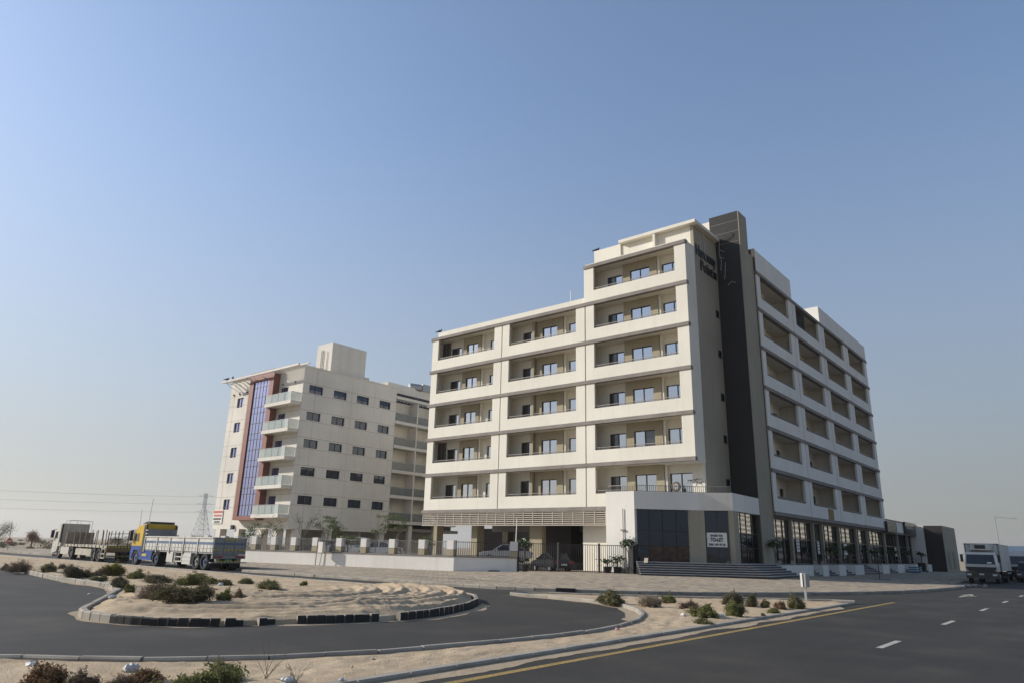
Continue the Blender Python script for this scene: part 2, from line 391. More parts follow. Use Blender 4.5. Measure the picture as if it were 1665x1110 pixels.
def wall_x(mb, u0, u1, z0, z1, x0, x1, holes=(), mi=0):
    t = MB(); wall_y(t, u0, u1, z0, z1, 0, 1, holes)
    for i in range(0, len(t.v), 8):
        a = t.v[i]; b = t.v[i+6]; mb.box(x0, x1, a[0], b[0], a[2], b[2], mi)
def rail_mesh(mb, a, b, z0, z1, gap=.12, r=.016, top=.028, mi=0):
    a = Vector((a[0], a[1], 0)); b = Vector((b[0], b[1], 0)); L = (b-a).length; n = max(2, int(L/gap))
    mb.bar((a.x, a.y, z1), (b.x, b.y, z1), top, 4, mi=1); mb.bar((a.x, a.y, z0+.03), (b.x, b.y, z0+.03), .016, 4, mi=mi)
    for i in range(n+1):
        p = a.lerp(b, i/n); mb.bar((p.x, p.y, z0), (p.x, p.y, z1), r, 4, mi=mi)
# windows: frame + panes, mesh data cached per size; local -Y is outside
WC = {}
def window(parent, axis, u, z0, w, h, plane, n=2, kinds=None, depth=.10, fw=.055, name='window', frame='frame', pane='glass', transom=None):
    kinds = kinds or [pane]*n
    key = (round(w, 3), round(h, 3), n, depth, fw, frame, transom)
    if key not in WC:
        mb = MB()
        mb.box(0, w, 0, depth, 0, fw).box(0, w, 0, depth, h-fw, h).box(0, fw, 0, depth, fw, h-fw).box(w-fw, w, 0, depth, fw, h-fw)
        for i in range(1, n): mb.box(w*i/n-fw/2, w*i/n+fw/2, .003, depth, fw, h-fw)
        pw = w/n-fw
        pm = MB().box(0, pw, .0, .012, 0, h-2*fw)
        WC[key] = (mb.mesh('window', M[frame]), {}, pm, pw)
    fme, panes, pm, pw = WC[key]
    loc = (u, plane, z0) if axis == 'y' else (plane, u, z0)
    o = place(name, fme, parent, loc, 0 if axis == 'y' else math.pi/2)
    for i in range(n):
        k = kinds[i]
        if k not in panes: panes[k] = pm.mesh('pane', M[k])
        off = w*i/n+fw/2 if i else fw*.75
        p = link('pane', panes[k], o, (off, .05+(.02 if i % 2 else 0), fw))
    return o
# ------------------------------------------------------------------ ground, roads, islands
g = MB(); g.add([(-2400, -1500, -.08), (1500, -1500, -.08), (1500, 2400, -.08), (-2400, 2400, -.08)], [(0, 1, 2, 3)])
struct('ground', g, M['desert'])
def sheet(pts, z): 
    m = MB(); m.add([(x, y, z) for x, y in pts], [tuple(range(len(pts)))]); return m
KERB_P = [(-43.2, 25.55), (-36, 25.7), (-30, 25.9), (-26, 26.0), (-22.6, 26.35), (-20.3, 27.15), (-18.3, 28.3), (-16.6, 29.7), (-15.0, 31.3), (-13.3, 33.8), (-12.0, 36.2), (-10.9, 38.6), (-9.9, 41.4), (-9.0, 45), (-8.4, 49), (-8.05, 53.5), (-7.9, 57.6)]
road = struct('main_road', sheet([(-9.8, -60), (14, -60), (14, 400), (-9.8, 400)], 0.0), M['asphalt'])
side = struct('side_road', sheet([(-300, 2), (-9.8, 2), (-9.8, 60), (-44, 29.2), (-100, 29.2), (-300, 27)], 0.0), M['asphalt'])
# pavement slab
pav_in = [(-9.75, 59.2), (-9.75, 180), (-125, 180), (-125, 31), (-100, 28.6), (-46.2, 28.4), (-44.3, 27.6), (-43.4, 26.6)]
def offset_in(poly, d):
    out = []
    n = len(poly)
    for i, p in enumerate(poly):
        a = Vector(poly[max(0, i-1)]); b = Vector(poly[min(n-1, i+1)]); t = (b-a).normalized(); nr = Vector((-t.y, t.x)); out.append((p[0]+nr.x*d, p[1]+nr.y*d))
    return out
outer = offset_in(KERB_P, .14)
struct('pavement', MB().prism(outer+[(-8.2, 58.9)]+pav_in, .002, .142), M['paver'])
def sm(t): t = max(0, min(1, t)); return t*t*(3-2*t)
def kerb_dist(x, y): return min((Vector((x, y))-Vector(p)).length for p in KERB_P)
PAV_POLY = outer+[(-8.2, 58.9)]+pav_in
def inside(poly, x, y):
    c = False
    for (x1, y1), (x2, y2) in zip(poly, poly[1:]+poly[:1]):
        if (y1 > y) != (y2 > y) and x < (x2-x1)*(y-y1)/(y2-y1)+x1: c = not c
    return c
def pav_rise(x, y): return 0 if not inside(PAV_POLY, x, y) else .165*sm((x+38)/9)*sm((kerb_dist(x, y)-2.5)/11)*sm((68-y)/9)
rm_ = MB(); gxs = [-38+.5*i for i in range(61)]; gys = [30+.5*i for i in range(77)]
idx = {}
for i, x in enumerate(gxs):
    for j, y in enumerate(gys): idx[i, j] = len(rm_.v); rm_.v.append((x, y, .143+pav_rise(x, y)))
for i in range(len(gxs)-1):
    for j in range(len(gys)-1):
        q = [idx[i, j], idx[i+1, j], idx[i+1, j+1], idx[i, j+1]]
        if min(rm_.v[k][2] for k in q) > .1445: rm_.f.append(tuple(q)); rm_.mi.append(0)
struct('pavement_ramp', rm_, M['paver'])
# kerbs: every stone its own piece
STONE = {}
def stone_mesh(L, w, h, key):
    k = (round(L, 2), w, h, key)
    if k not in STONE:
        mb = MB(); b = .03; l = L/2-.012
        prof = [(-w/2, 0), (-w/2, h-b), (-w/2+b, h), (w/2-b, h), (w/2, h-b), (w/2, 0)]
        n = len(prof); vs = [(-l, y, z) for y, z in prof]+[(l, y, z) for y, z in prof]
        mats = [M['kerb'], M['kerbdark']] if key == 'dark' else [M['kerb'], M['kerb']]
        side_f = [(i, (i+1) % n, n+(i+1) % n, n+i) for i in range(n)]
        mb.add(vs, [side_f[0], side_f[1], side_f[4]], 1); mb.add(vs, [side_f[2], side_f[3], tuple(range(n-1, -1, -1)), tuple(range(n, 2*n))], 0)
        STONE[k] = mb.mesh('kerb_stone', mats)
    return STONE[k]
def kerb_run(name, pts, L=.9, w=.16, h=.16, z=0., key='plain', skip=(), jit=.012, seed=1):
    r = random.Random(seed); root = bpy.data.objects.new(name, None); COL.objects.link(root); root['kind'] = 'structure'; OFF[root.name] = (0, 0, 0)
    P = [Vector(p) for p in pts]; seg = [0]
    for i in range(1, len(P)): seg.append(seg[-1]+(P[i]-P[i-1]).length)
    tot = seg[-1]; n = max(1, round(tot/L)); L2 = tot/n; me = stone_mesh(L2, w, h, key)
    def at(s):
        s = min(max(s, 0), tot)
        for i in range(1, len(P)):
            if s <= seg[i] or i == len(P)-1: return P[i-1].lerp(P[i], (s-seg[i-1])/max(1e-6, seg[i]-seg[i-1]))
    for k in range(n):
        s = (k+.5)*L2
        if any(a < s < b for a, b in skip): continue
        a, b = at(s-L2*.5), at(s+L2*.5); c = (a+b)/2
        o = link('kerb_stone', me, root, (c.x+r.uniform(-jit, jit), c.y+r.uniform(-jit, jit), z-r.uniform(0, jit)), math.atan2(b.y-a.y, b.x-a.x)+r.uniform(-jit, jit))
    return root
kerb_run('pavement_kerb', KERB_P, .95, .16, .155, seed=2)
kerb_run('pavement_kerb', [(-7.95, 57.8), (-8.15, 58.8), (-8.7, 59.3), (-9.6, 59.5), (-9.75, 61), (-9.75, 90)], 1.0, .16, .155, seed=3)
kerb_run('pavement_kerb', [(-43.3, 26.1), (-44.0, 27.4), (-45.5, 28.35), (-70, 28.5)], 1.0, .16, .155, seed=4)
d = MB(); d.box(-19.0, -18.3, 28.02, 28.2, 0.03, .12); 
# sand island with the tyre ridges
lo = [(-110, 19.2), (-82.75, 18.0), (-52.4, 14.9), (-36, 12.65), (-30.5, 12.5), (-27, 11.4), (-23.4, 9.5), (-20.7, 8.05), (-19.6, 7.6), (-18.6, 7.5), (-17.4, 7.75), (-16.4, 8.35), (-15.8, 9.3), (-15.4, 10.4), (-14.85, 11.6), (-14.5, 12.5)]
hi = [(-110, 22.9), (-82.75, 22.9), (-57.6, 22.7), (-48, 22.2), (-36, 21.9), (-28, 22.1), (-24.7, 22.05), (-22, 21.7), (-20, 21.1), (-18.2, 20.0), (-16.9, 18.7), (-15.9, 17.2), (-15.2, 15.7), (-14.7, 14.1), (-14.5, 12.9)]
def interp(t, x):
    for i in range(1, len(t)):
        if x <= t[i][0]: 
            a, b = t[i-1], t[i]; return a[1]+(b[1]-a[1])*(x-a[0])/(b[0]-a[0])
    return t[-1][1]
from mathutils import noise as mn
def fbm(x, y, s, o=3):
    return sum(mn.noise((x*s*2**k, y*s*2**k, k*7.3))/2**k for k in range(o))
def sm_(t): t = max(0, min(1, t)); return t*t*(3-2*t)
def island_h(x, y):
    h = .15+.04*fbm(x, y, .5)+.03*fbm(x, y, 2.5, 4)
    r = math.hypot(x+22.8, (y-14.6)*1.02); a = math.atan2(y-14.6, x+22.8)
    m = sm_(r-1.6)*sm_((8.6-r)/.8)*sm_((x+24.5)/1.5)*sm_((a+2.0)/.4)*sm_((1.62-a)/.4)
    rr = r+.34*fbm(x, y, .16, 2)+.035*fbm(x, y, 1.5, 1)
    def saw(p, k): 
        q = (p/k) % 1; return (q/.62 if q < .62 else (1-q)/.38)
    amp = .9+.25*fbm(x+9, y, .35, 2)
    ridge = .55*saw(rr, 1.02)+.45*saw(rr+.31+.25*fbm(x, y, .2, 1), .43)-.45
    h += m*(.06+.20*amp*ridge+.018*fbm(x, y, 5, 3))
    mound = math.exp(-((x+21.8)/4.2)**2-((y-19.2)/1.9)**2); h += .20*mound
    h += .07*math.exp(-((x+15.9)/1.8)**2-((y-15.4)/2.6)**2)
    h += .14*math.exp(-((x+24)/6)**2-((y-14.5)/3)**2)
    return h
def strip_mesh(lo, hi, xs, ny, hfun, edge=.5):
    mb = MB(); n = ny+1
    vs = []; fs = []
    for x in xs:
        a, b = interp(lo, x), interp(hi, x)
        for j in range(n):
            t = j/ny; y = a+(b-a)*t; e = min(1, min(y-a, b-y, (xs[-1]-x)*1.0+.02)/edge); e = max(0, e)
            vs.append((x, y, (-.03 if (e == 0 or j in (0, ny) or x == xs[-1]) else .10)+((hfun(x, y)-.10)*e if e > 0 and j not in (0, ny) and x != xs[-1] else 0)))
    for i in range(len(xs)-1):
        for j in range(ny): fs.append((i*n+j, (i+1)*n+j, (i+1)*n+j+1, i*n+j+1))
    return mb.add(vs, fs)
xs = [-110+i*1.0 for i in range(70)]+[-40+.35*i for i in range(34)]+[-28.1+.065*i for i in range(210)]
xs = [x for x in xs if x < -14.52]+[-14.51]
isl = struct('traffic_island', strip_mesh(lo, hi, xs, 210, island_h), M['sand']); smooth(isl, 180)
kerb_run('island_kerb', [(x, y-.06) for x, y in lo[2:8]], .55, .17, .19, seed=5)
kerb_run('island_kerb', [(-20.7, 7.98), (-19.9, 7.58), (-19.2, 7.40), (-18.6, 7.42), (-17.9, 7.52)], .42, .18, .20, seed=6)
kerb_run('island_kerb', [(-17.9, 7.52), (-17.2, 7.72), (-16.4, 8.28), (-15.85, 9.0)], .215, .17, .19, key='dark', seed=7, jit=.02)
kerb_run('island_kerb', [(-15.85, 9.05), (-15.66, 9.5)], .24, .18, .18, key='dark', seed=8, jit=.05)
kerb_run('island_kerb', [(-15.55, 9.75), (-15.45, 10.15)], .22, .18, .17, key='dark', seed=9, jit=.04)
kerb_run('island_kerb', [(-15.30, 10.62), (-14.9, 11.4), (-14.55, 12.5)], .215, .16, .20, key='dark', seed=10, jit=.012)
kerb_run('island_kerb', [(-14.42, 13.05), (-14.5, 13.9), (-14.75, 14.75), (-15.1, 15.7), (-15.75, 17.1), (-16.75, 18.65), (-18.1, 20.05), (-20, 21.2), (-22, 21.8), (-24.7, 22.15)], .30, .16, .21, key='dark', seed=11)
kerb_run('island_kerb', [(-24.7, 22.15), (-36, 22.0), (-57.6, 22.8), (-82, 23)], .95, .17, .16, seed=12)
# near verge between the U-turn lane and the main road, widening into the wedge
ramp_k = [(-14.6, 2.0), (-13.42, 4.06), (-11.9, 5.24), (-10.76, 6.83), (-10.1, 8.53), (-9.62, 11.17), (-9.42, 13.2), (-9.42, 14.4), (-9.6, 15.9), (-10.05, 17.6), (-10.75, 19.2), (-11.7, 20.7), (-12.89, 21.96), (-14.0, 22.75), (-15.12, 23.2), (-17.12, 23.6), (-19.25, 23.55)]
far_k = [(-19.25, 23.55), (-19.3, 24.2), (-18.6, 24.9), (-17.25, 25.75), (-15.5, 26.8), (-13.0, 28.9), (-10.4, 31.2), (-9.0, 32.3), (-8.4, 32.45)]
main_k = [(-8.5, 32.5), (-8.42, 30), (-8.38, 20), (-8.36, 10), (-8.36, 2), (-8.36, -8)]
def verge():
    # fine sheet: rows in y between the left and right edges
    bm = bmesh.new()
    poly = ramp_k+far_k[1:]+main_k[1:]+[(-14.6, -8)]
    def left(y):
        pts = [(-14.6, -8)]+ramp_k[:13] if y < 21.96 else None
        if pts:
            for a, b in zip(pts, pts[1:]):
                if a[1] <= y <= b[1]: return a[0]+(b[0]-a[0])*(y-a[1])/(b[1]-a[1]+1e-9)
            return -12.9
        pts = ramp_k[12:] if y < 23.55 else [(-19.3, 23.55)]+far_k[1:]
        for a, b in zip(pts, pts[1:]):
            if a[1] <= y <= b[1]: return a[0]+(b[0]-a[0])*(y-a[1])/(b[1]-a[1]+1e-9)
        return -8.5
    mb = MB(); ny = 330; nx = 44; vs = []; fs = []
    for j in range(ny+1):
        y = -4+36.4*j/ny; a = left(y)+.05; b = -8.43
        if a > b-.05: a = b-.05
        for i in range(nx+1):
            x = a+(b-a)*i/nx; e = max(0, min(1, min(x-a, b-x)/.35))
            vs.append((x, y, .055+e*(.012+.035*fbm(x, y, .7)+.035*fbm(x, y, 3.1, 3))))
    for j in range(ny):
        for i in range(nx): fs.append((j*(nx+1)+i, j*(nx+1)+i+1, (j+1)*(nx+1)+i+1, (j+1)*(nx+1)+i))
    return mb.add(vs, fs)
smooth(struct('sand_verge', verge(), M['sand']), 180)
kerb_run('ramp_kerb', ramp_k, .92, .15, .125, seed=13)
kerb_run('wedge_kerb', far_k, .92, .16, .14, seed=14)
kerb_run('road_kerb', main_k, 1.0, .23, .068, seed=15, jit=.005)
# sand drifted against the kerbs
def drift(pts, w0, w1, z=.006, seed=1, side=1):
    r = random.Random(seed); P = [Vector(p) for p in pts]; inn = []; out = []
    dense = []
    for a, b in zip(P, P[1:]):
        n = max(2, int((b-a).length/.18)); dense += [a.lerp(b, i/n) for i in range(n)]
    dense.append(P[-1]); N = len(dense)
    for i, p in enumerate(dense):
        t = (dense[min(N-1, i+1)]-dense[max(0, i-1)]).normalized(); nr = Vector((-t.y, t.x))*side
        w = w0+(w1-w0)*(.5+.5*mn.noise((p.x*.9, p.y*.9, seed)))+.06*mn.noise((p.x*5, p.y*5, seed)); w *= min(1, (i+1)/6, (N-i)/6)
        inn.append((p.x, p.y, z)); q = p+nr*max(.01, w); out.append((q.x, q.y, z-.002))
    mb = MB(); mb.add(inn+out, [(i, i+1, N+i+1, N+i) for i in range(N-1)]); return mb
struct('sand_drift', drift(ramp_k[9:], .15, .75, seed=3, side=1), M['drift'])
struct('sand_drift', drift(ramp_k[:10], .02, .12, seed=4, side=1), M['drift'])
struct('sand_drift', drift(main_k[1:], .25, .70, seed=5, side=1), M['drift'])
struct('sand_drift', drift(lo[3:13], .1, .55, seed=6, side=-1), M['drift'])
struct('sand_drift', drift(lo[12:]+[(-14.42, 13.2)], .15, .5, seed=7, side=-1), M['drift'])
struct('sand_drift', drift([(-14.3, 13), (-14.6, 14.9), (-15.7, 17.3), (-17, 19.2)], .2, .6, seed=8, side=-1), M['drift'])
struct('sand_drift', drift(KERB_P[:9], .02, .16, seed=9, side=-1), M['drift'])
struct('sand_drift', drift([(-110, 20), (-60, 15.7)], .1, .8, seed=10, side=-1), M['drift'])
# markings
def quad(x0, x1, y0, y1, z=.004): return sheet([(x0, y0), (x1, y0), (x1, y1), (x0, y1)], z)
struct('edge_line', quad(-7.6, -7.44, -20, 35.2), M['yellowline'], road, None)
for k, y in enumerate((1.7, 9.6, 17.4, 25.0, 33.0, 40.2, 48, 56, 64, 72, 80, 88, 96)):
    struct('lane_dash', quad(-4.19, -4.05, y, y+1.85), M['whiteline'], road, None)
ar = MB(); ar.add([(-6.35, 43.6, .004), (-6.2, 43.6, .004), (-6.2, 46.3, .004), (-6.35, 46.3, .004), (-6.6, 46.0, .004), (-5.95, 46.0, .004), (-6.28, 48.0, .004), (-6.2, 44.6, .0044), (-5.75, 45.2, .0044), (-5.75, 45.5, .0044), (-6.2, 45.0, .0044)], [(0, 1, 2, 3), (4, 5, 6), (7, 8, 9, 10)])
struct('turn_arrow', ar, M['whiteline'], road, None)
struct('brick_paving', sheet([(-118, 29.5), (-88, 29.5), (-88, 40), (-118, 40)], .02), grained('red block paving', (.20, .13, .11), .9, .12, .6, 9))
kerb_run('painted_kerb', [(-96, 28.1), (-84, 28.3)], 1.6, .3, .26, seed=17).name
# ------------------------------------------------------------------ main apartment building
B = thing('apartment_building', 'large cream apartment building with deep balconies and a charcoal fin wall on the street corner', 'building', (-36, 52, .142))
GX = [-52.5, -42.75, -33.02, -23.12]; YF = 49.95
ZB = [4.99+3.57*k for k in range(8)]; BT = .30      # band bottoms: 4.99 ... 26.41
def band(k, x0, x1, y0=YF-.09): return MB().box(x0, x1, y0, YF+.35, ZB[k], ZB[k]+BT)
BACK = YF+1.45; BOX = YF+1.15
# solid core of the block
core = MB()
core.box(-52.3, -33.1, BACK+.34, 75, 5.0, 22.95).box(-33.1, -23.3, BACK+.34, 58, 5.0, 26.5)
core.box(-33.1, -23.2, 58, 98.6, 5.0, 26.35).box(-52.3, -33.1, 75, 98, 5, 22.9)
part('core', core, M['plaster2'], B)
part('side_wall', MB().box(-52.42, -52.3, YF+.25, 75, 4.99, 23.1), M['plaster'], B)
def clip_hole(h): return h
BAYS = {'A': (0, 3.50, 6.02), 'B': (1, 3.38, 6.55), 'C': (2, 3.30, 6.66)}
rail_front = {}
for key, (bi, b0, b1) in BAYS.items():
    x0, x1 = GX[bi], GX[bi+1]; top = 6 if key == 'C' else 5
    pl, pr = .92, 1.0
    for k in range(0, top):
        z0 = ZB[k]+BT; z1 = ZB[k+1]
        terrace = key == 'C' and k == 0
        # front panel: two piers and the parapet in one cast frame
        f = MB(); xa, xb = x0+.055, x1-(.055 if key != 'C' else 0)
        if not terrace:
            wall_y(f, xa, xb, z0, z1, YF, YF+.24, [(x0+pl, x1-pr, z0+1.05, z1)])
        else:
            wall_y(f, xa, x0+4.2, z0, z1, YF, YF+.24, [(x0+pl, x0+4.2, z0+1.05, z1)])
        part('balcony_front', f, M['plaster'], B)
        if not terrace:
            rm = MB(); rail_mesh(rm, (x0+pl, YF+.10), (x1-pr, YF+.10), z0+1.05, z0+1.26, .13); part('balcony_railing', rm, [M['brownrail'], M['rail']], B)
        else:
            rm = MB(); rail_mesh(rm, (x0+pl, YF+.10), (x0+4.2, YF+.10), z0+1.05, z0+1.30, .13); part('balcony_railing', rm, [M['brownrail'], M['rail']], B)
        # slab over this storey (its underside is the balcony ceiling)
        part('balcony_slab', MB().box(x0, x1, YF+.34, BACK+.34, z1+.002, z1+.26), M['soffit'], B)
        xr = x1 if not terrace else -23.12
        # back wall with its two door openings, box in the middle with the wide door
        dz0 = z0+.12; dh = 2.42
        w1 = (x0+1.50, x0+3.05 if key != 'A' else x0+2.95); w3 = (x1-2.95+.15, x1-1.05)
        if key == 'C': w3 = (x1-2.95, x1-1.02)
        wm = MB(); wall_y(wm, x0+.12, xr-.12 if not terrace else xr, z0-.02, z1, BACK, BACK+.26, [(*w1, dz0, dz0+dh), (*w3, dz0, dz0+dh), (x0+b0, x0+b1, z0-.02, z1)])
        part('back_wall', wm, M['plaster'], B)
        bw = (x0+b0+.72, x0+b1-.72) if key != 'A' else (x0+b0+.5, x0+b1-.5)
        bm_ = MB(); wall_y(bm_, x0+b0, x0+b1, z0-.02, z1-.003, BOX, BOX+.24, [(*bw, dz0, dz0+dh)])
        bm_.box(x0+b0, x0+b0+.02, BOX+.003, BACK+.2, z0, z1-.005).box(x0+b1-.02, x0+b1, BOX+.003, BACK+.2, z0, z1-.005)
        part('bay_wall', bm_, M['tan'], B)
        part('bay_return', MB().box(x0+b1, x0+b1+.22, BOX+.06, BACK+.1, z0, z1-.004), M['plaster'], B)
        if key == 'B': part('downpipe', MB().box(x0+b0-.34, x0+b0-.04, BOX-.28, BACK+.05, z0, z1-.006), M['tan'], B)
        kk = rnd.random()
        window(B, 'y', w1[0], dz0, w1[1]-w1[0], dh, BACK+.12, 2, ['glassd', 'glass'])  # left sash in darker glass: the shaded party wall's reflection put into its colour
        window(B, 'y', bw[0], dz0, bw[1]-bw[0], dh, BOX+.10, 2, ['glass', 'glass'] if (key, k) != ('C', 1) else ['glass', 'glassd'])
        window(B, 'y', w3[0], dz0, w3[1]-w3[0], dh, BACK+.12, 2, ['glass', 'glass'])
        # party walls at either end of the bay
        if bi == 0: part('party_wall', MB().box(x0+.206, x0+.30, YF+.245, BACK+.3, z0, z1-.004), M['plaster'], B)
        if not terrace: part('party_wall', MB().box(x1-.16, x1+(.16 if key != 'C' else 0.0), YF+.24, BACK+.3, z0, z1), M['plaster'], B)
        # ceiling spots
        sp = MB()
        for fx in (.22, .52, .86): sp.bar((x0+9.75*fx, YF+.8, z1-.012), (x0+9.75*fx, YF+.8, z1+.004), .07, 10)
        part('ceiling_light', sp, M['louvre'], B)
        if key == 'A' and k in (4, 1):   # dark lattice screen at the end of two balconies
            sc = MB(); sc.box(x0+.9, x0+1.0, YF+.3, YF+1.3, z0+1.05, z1-.1)
            for q in range(4): sc.box(x0+.88, x0+1.02, YF+.28, YF+1.32, z0+1.1+q*.3, z0+1.15+q*.3)
            part('lattice_screen', MB().box(x0+.24, x0+1.42, BACK-.10, BACK-.05, z0, z1-.05), M['brownrail'], B)
            lt = MB()
            for q in range(3): lt.box(x0+.24+q*.55, x0+.30+q*.55, BACK-.14, BACK-.101, z0, z1-.05)
            lt.box(x0+.24, x0+1.42, BACK-.145, BACK-.102, z0+1.5, z0+1.6)
            part('lattice_bar', lt, M['taupe'], B)
for k in range(0, 6):
    xr = GX[3]+.02 if k >= 1 else -28.9
    part('floor_band', band(k, GX[0]-.14, xr), M['taupe'], B)
part('floor_band', band(6, GX[2]-.12, GX[3]+.02), M['taupe'], B)
for gx, zt in ((GX[1], ZB[5]), (GX[2], ZB[5])):
    for k in range(0, 5 if gx == GX[1] else 5):
        part('joint_strip', MB().box(gx-.05, gx+.05, YF+.12, YF+.3, ZB[k]+BT, ZB[k+1]), M['brownrail'], B)
part('pier_end', MB().box(GX[2]-.12, GX[2]+.05, YF+.03, YF+1.8, ZB[5]+BT, ZB[6]), M['plaster'], B)
# roof edges
part('roof_parapet', MB().box(-52.0, -33.1, YF+.3, YF+.5, ZB[5]+BT-.2, 23.78).box(-52.0, -51.8, YF+.5, 75, 22.9, 23.78), M['plaster'], B)
part('roof_parapet', MB().box(-33.0, GX[3], YF+.03, YF+.6, ZB[6]+BT, ZB[6]+BT+.12), M['plaster'], B)
part('tower_wall', MB().box(-33.0, -23.125, 51.75, 56.3, 26.4, 28.72), M['plaster'], B)
part('tower_parapet', MB().box(-33.05, -30.2, 51.62, 56.2, 26.7, 28.80), M['plaster'], B)
part('roof_slab', MB().box(-30.2, -22.72, 51.25, 56.34, 28.74, 29.02), M['plaster'], B)
part('roof_fin', MB().box(-26.75, -26.55, 51.3, 51.74, 26.9, 28.73), M['plaster'], B)
part('stair_tower', MB().box(-27.5, -23.9, 58.4, 65, 26.3, 32.0), M['plaster'], B)
part('corner_return', MB().box(-23.25, -23.122, YF+.005, 51.72, ZB[1]-.02, ZB[6]+.31).box(-26.2, -23.13, YF+.02, 51.7, ZB[1]-.08, ZB[1]-.02), M['white'], B)
part('gable_wall', MB().box(-23.4, -23.124, 51.722, 56.36, 6.3, 28.70), M['olive'], B)
for z in (24.95, 21.4, 17.85, 14.1, 10.55, 7.0):
    window(B, 'x', 55.45, z, .62, .66, -23.068, 1, ['glassdoor'], depth=.055, fw=.05)
# charcoal fin wall and the cream column behind it
part('fin_wall', MB().box(-23.6, -20.95, 56.36, 58.2, 6.1, 31.3), M['dkclad'], B)
fj = MB()
part('fin_column', MB().box(-20.945, -20.86, 56.37, 58.2, .142, 31.29).box(-23.0, -20.946, 56.9, 58.2, .142, 6.1), M['olive'], B)
for z in (28.4, 29.4, 30.4): fj.box(-23.61, -20.94, 56.345, 56.36, z, z+.035)
part('cladding_joint', fj, M['taupe'], B)
part('corner_column', MB().box(-22.6, -21.12, 58.2, 59.95, .142, 28.1), M['olive'], B)
# ------------------------------------------------------------------ right (street) facade, +X side
XR = -20.97; GY = [59.95, 69.7, 79.4, 89.1, 98.8]; XB = XR-1.9
for bi in range(4):
    y0, y1 = GY[bi], GY[bi+1]
    for k in range(0, 6):
        z0 = ZB[k]+BT; z1 = ZB[k+1]
        f = MB(); wall_x(f, y0+.06, y1-.06, z0, z1, XR-.22, XR, [(y0+.95, y1-1.25, z0+1.12, z1)])
        part('balcony_front', f, M['white'], B)
        rm = MB(); rm.box(XR-.17, XR-.09, y0+.95, y1-1.25, z0+1.12, z0+1.34); part('balcony_railing', rm, M['brownrail'], B)
        part('balcony_slab', MB().box(XB-.2, XR-.3, y0, y1, z1+.002, z1+.26), M['soffit'], B)
        wd1 = (y0+1.35, y0+2.6); wd2 = (y0+3.7, y0+5.0); wd3 = (y0+6.4, y0+8.2)
        wm = MB(); wall_x(wm, y0, y1, z0-.02, z1, XB-.2, XB, [(*w, z0+.1, z0+2.5) for w in (wd1, wd2, wd3)])
        part('back_wall', wm, M['plaster'], B)
        part('bay_wall', MB().box(XB+.002, XB+.35, y0+2.75, y0+3.4, z0, z1-.003).box(XB+.002, XB+.35, y0+5.3, y0+6.1, z0, z1-.003), M['plaster'], B)
        for w in (wd1, wd2, wd3): window(B, 'x', w[0], z0+.1, w[1]-w[0], 2.4, XB-.1, 2, ['glassd', 'glassd'])
        part('party_wall', MB().box(XB, XR-.22, y1-.62, y1-.06, z0, z1), M['plaster2'], B)
        sp = MB()
        for fy in (.3, .6): sp.bar((XR-1, y0+9.7*fy, z1-.012), (XR-1, y0+9.7*fy, z1+.004), .08, 10)
        part('ceiling_light', sp, M['louvre'], B)
for k in range(0, 7):
    part('floor_band', MB().box(XR-.35, XR+.09, GY[0]-.04, GY[4]+.06, ZB[k], ZB[k]+BT), M['taupe'], B)
for gy in GY:
    for k in range(0, 6): part('joint_strip', MB().box(XR-.3, XR-.10, gy-.058, gy+.058, ZB[k]+BT, ZB[k+1]), M['brownrail'], B)
part('roof_block', MB().box(-27, XR+.01, GY[0], GY[1], ZB[6]+BT, 28.85), M['white'], B)
part('roof_block', MB().box(-28, XR+.01, 78.9, 98.85, ZB[6]+BT, 28.65), M['white'], B)
part('coping', MB().box(-27.02, XR+.03, GY[0]-.05, GY[0]+.02, 26.7, 28.9), M['brownrail'], B)
part('shade_net', MB().box(XR-.34, XR-.30, GY[1]+1.0, GY[1]+4.6, ZB[5]+1.6, ZB[6]-.1), M['net'], B)
# ------------------------------------------------------------------ street level: shops along the right side
Xs = XR-.55
sg = [60.0, 64.7, 70.75, 73.6, 79.2, 85.9, 90.7, 98.8, 106, 112, 115.2]
part('shop_soffit', MB().box(-24.5, XR-.36, 58.2, 98.7, 4.8, 4.985), M['taupe'], B)
part('annex_wall', MB().box(-40, XR, 98.87, 117, 5.02, 6.35), M['white'], B)
part('annex_coping', MB().box(-40, XR+.06, 98.86, 117, 6.352, 6.45), M['brownrail'], B)
part('floor_band', MB().box(XR-.35, XR+.09, GY[4]+.065, 117, 4.75, 5.015), M['taupe'], B)
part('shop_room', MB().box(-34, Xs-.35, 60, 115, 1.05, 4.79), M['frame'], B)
SG = {}
for i in range(len(sg)-1):
    a, b = sg[i], sg[i+1]
    part('shop_pier', MB().box(XR-.75, XR-.28, a-.16, a+.16, 1.05, 4.8), M['trim'] if i % 2 else M['olive'], B)
    top = 'shopglassr' if b < 107 else 'shopglass'
    window(B, 'x', a+.16, 3.22, b-a-.32, 1.56, Xs, max(2, round((b-a)/1.6)), [top]*max(2, round((b-a)/1.6)), name='shop_window', depth=.08, fw=.05)
    n = max(2, round((b-a)/1.5)); window(B, 'x', a+.16, 1.10, b-a-.32, 2.10, Xs, n, ['shopglass' if q % 2 else 'glassdoor' for q in range(n)], name='shop_window', depth=.08, fw=.06)
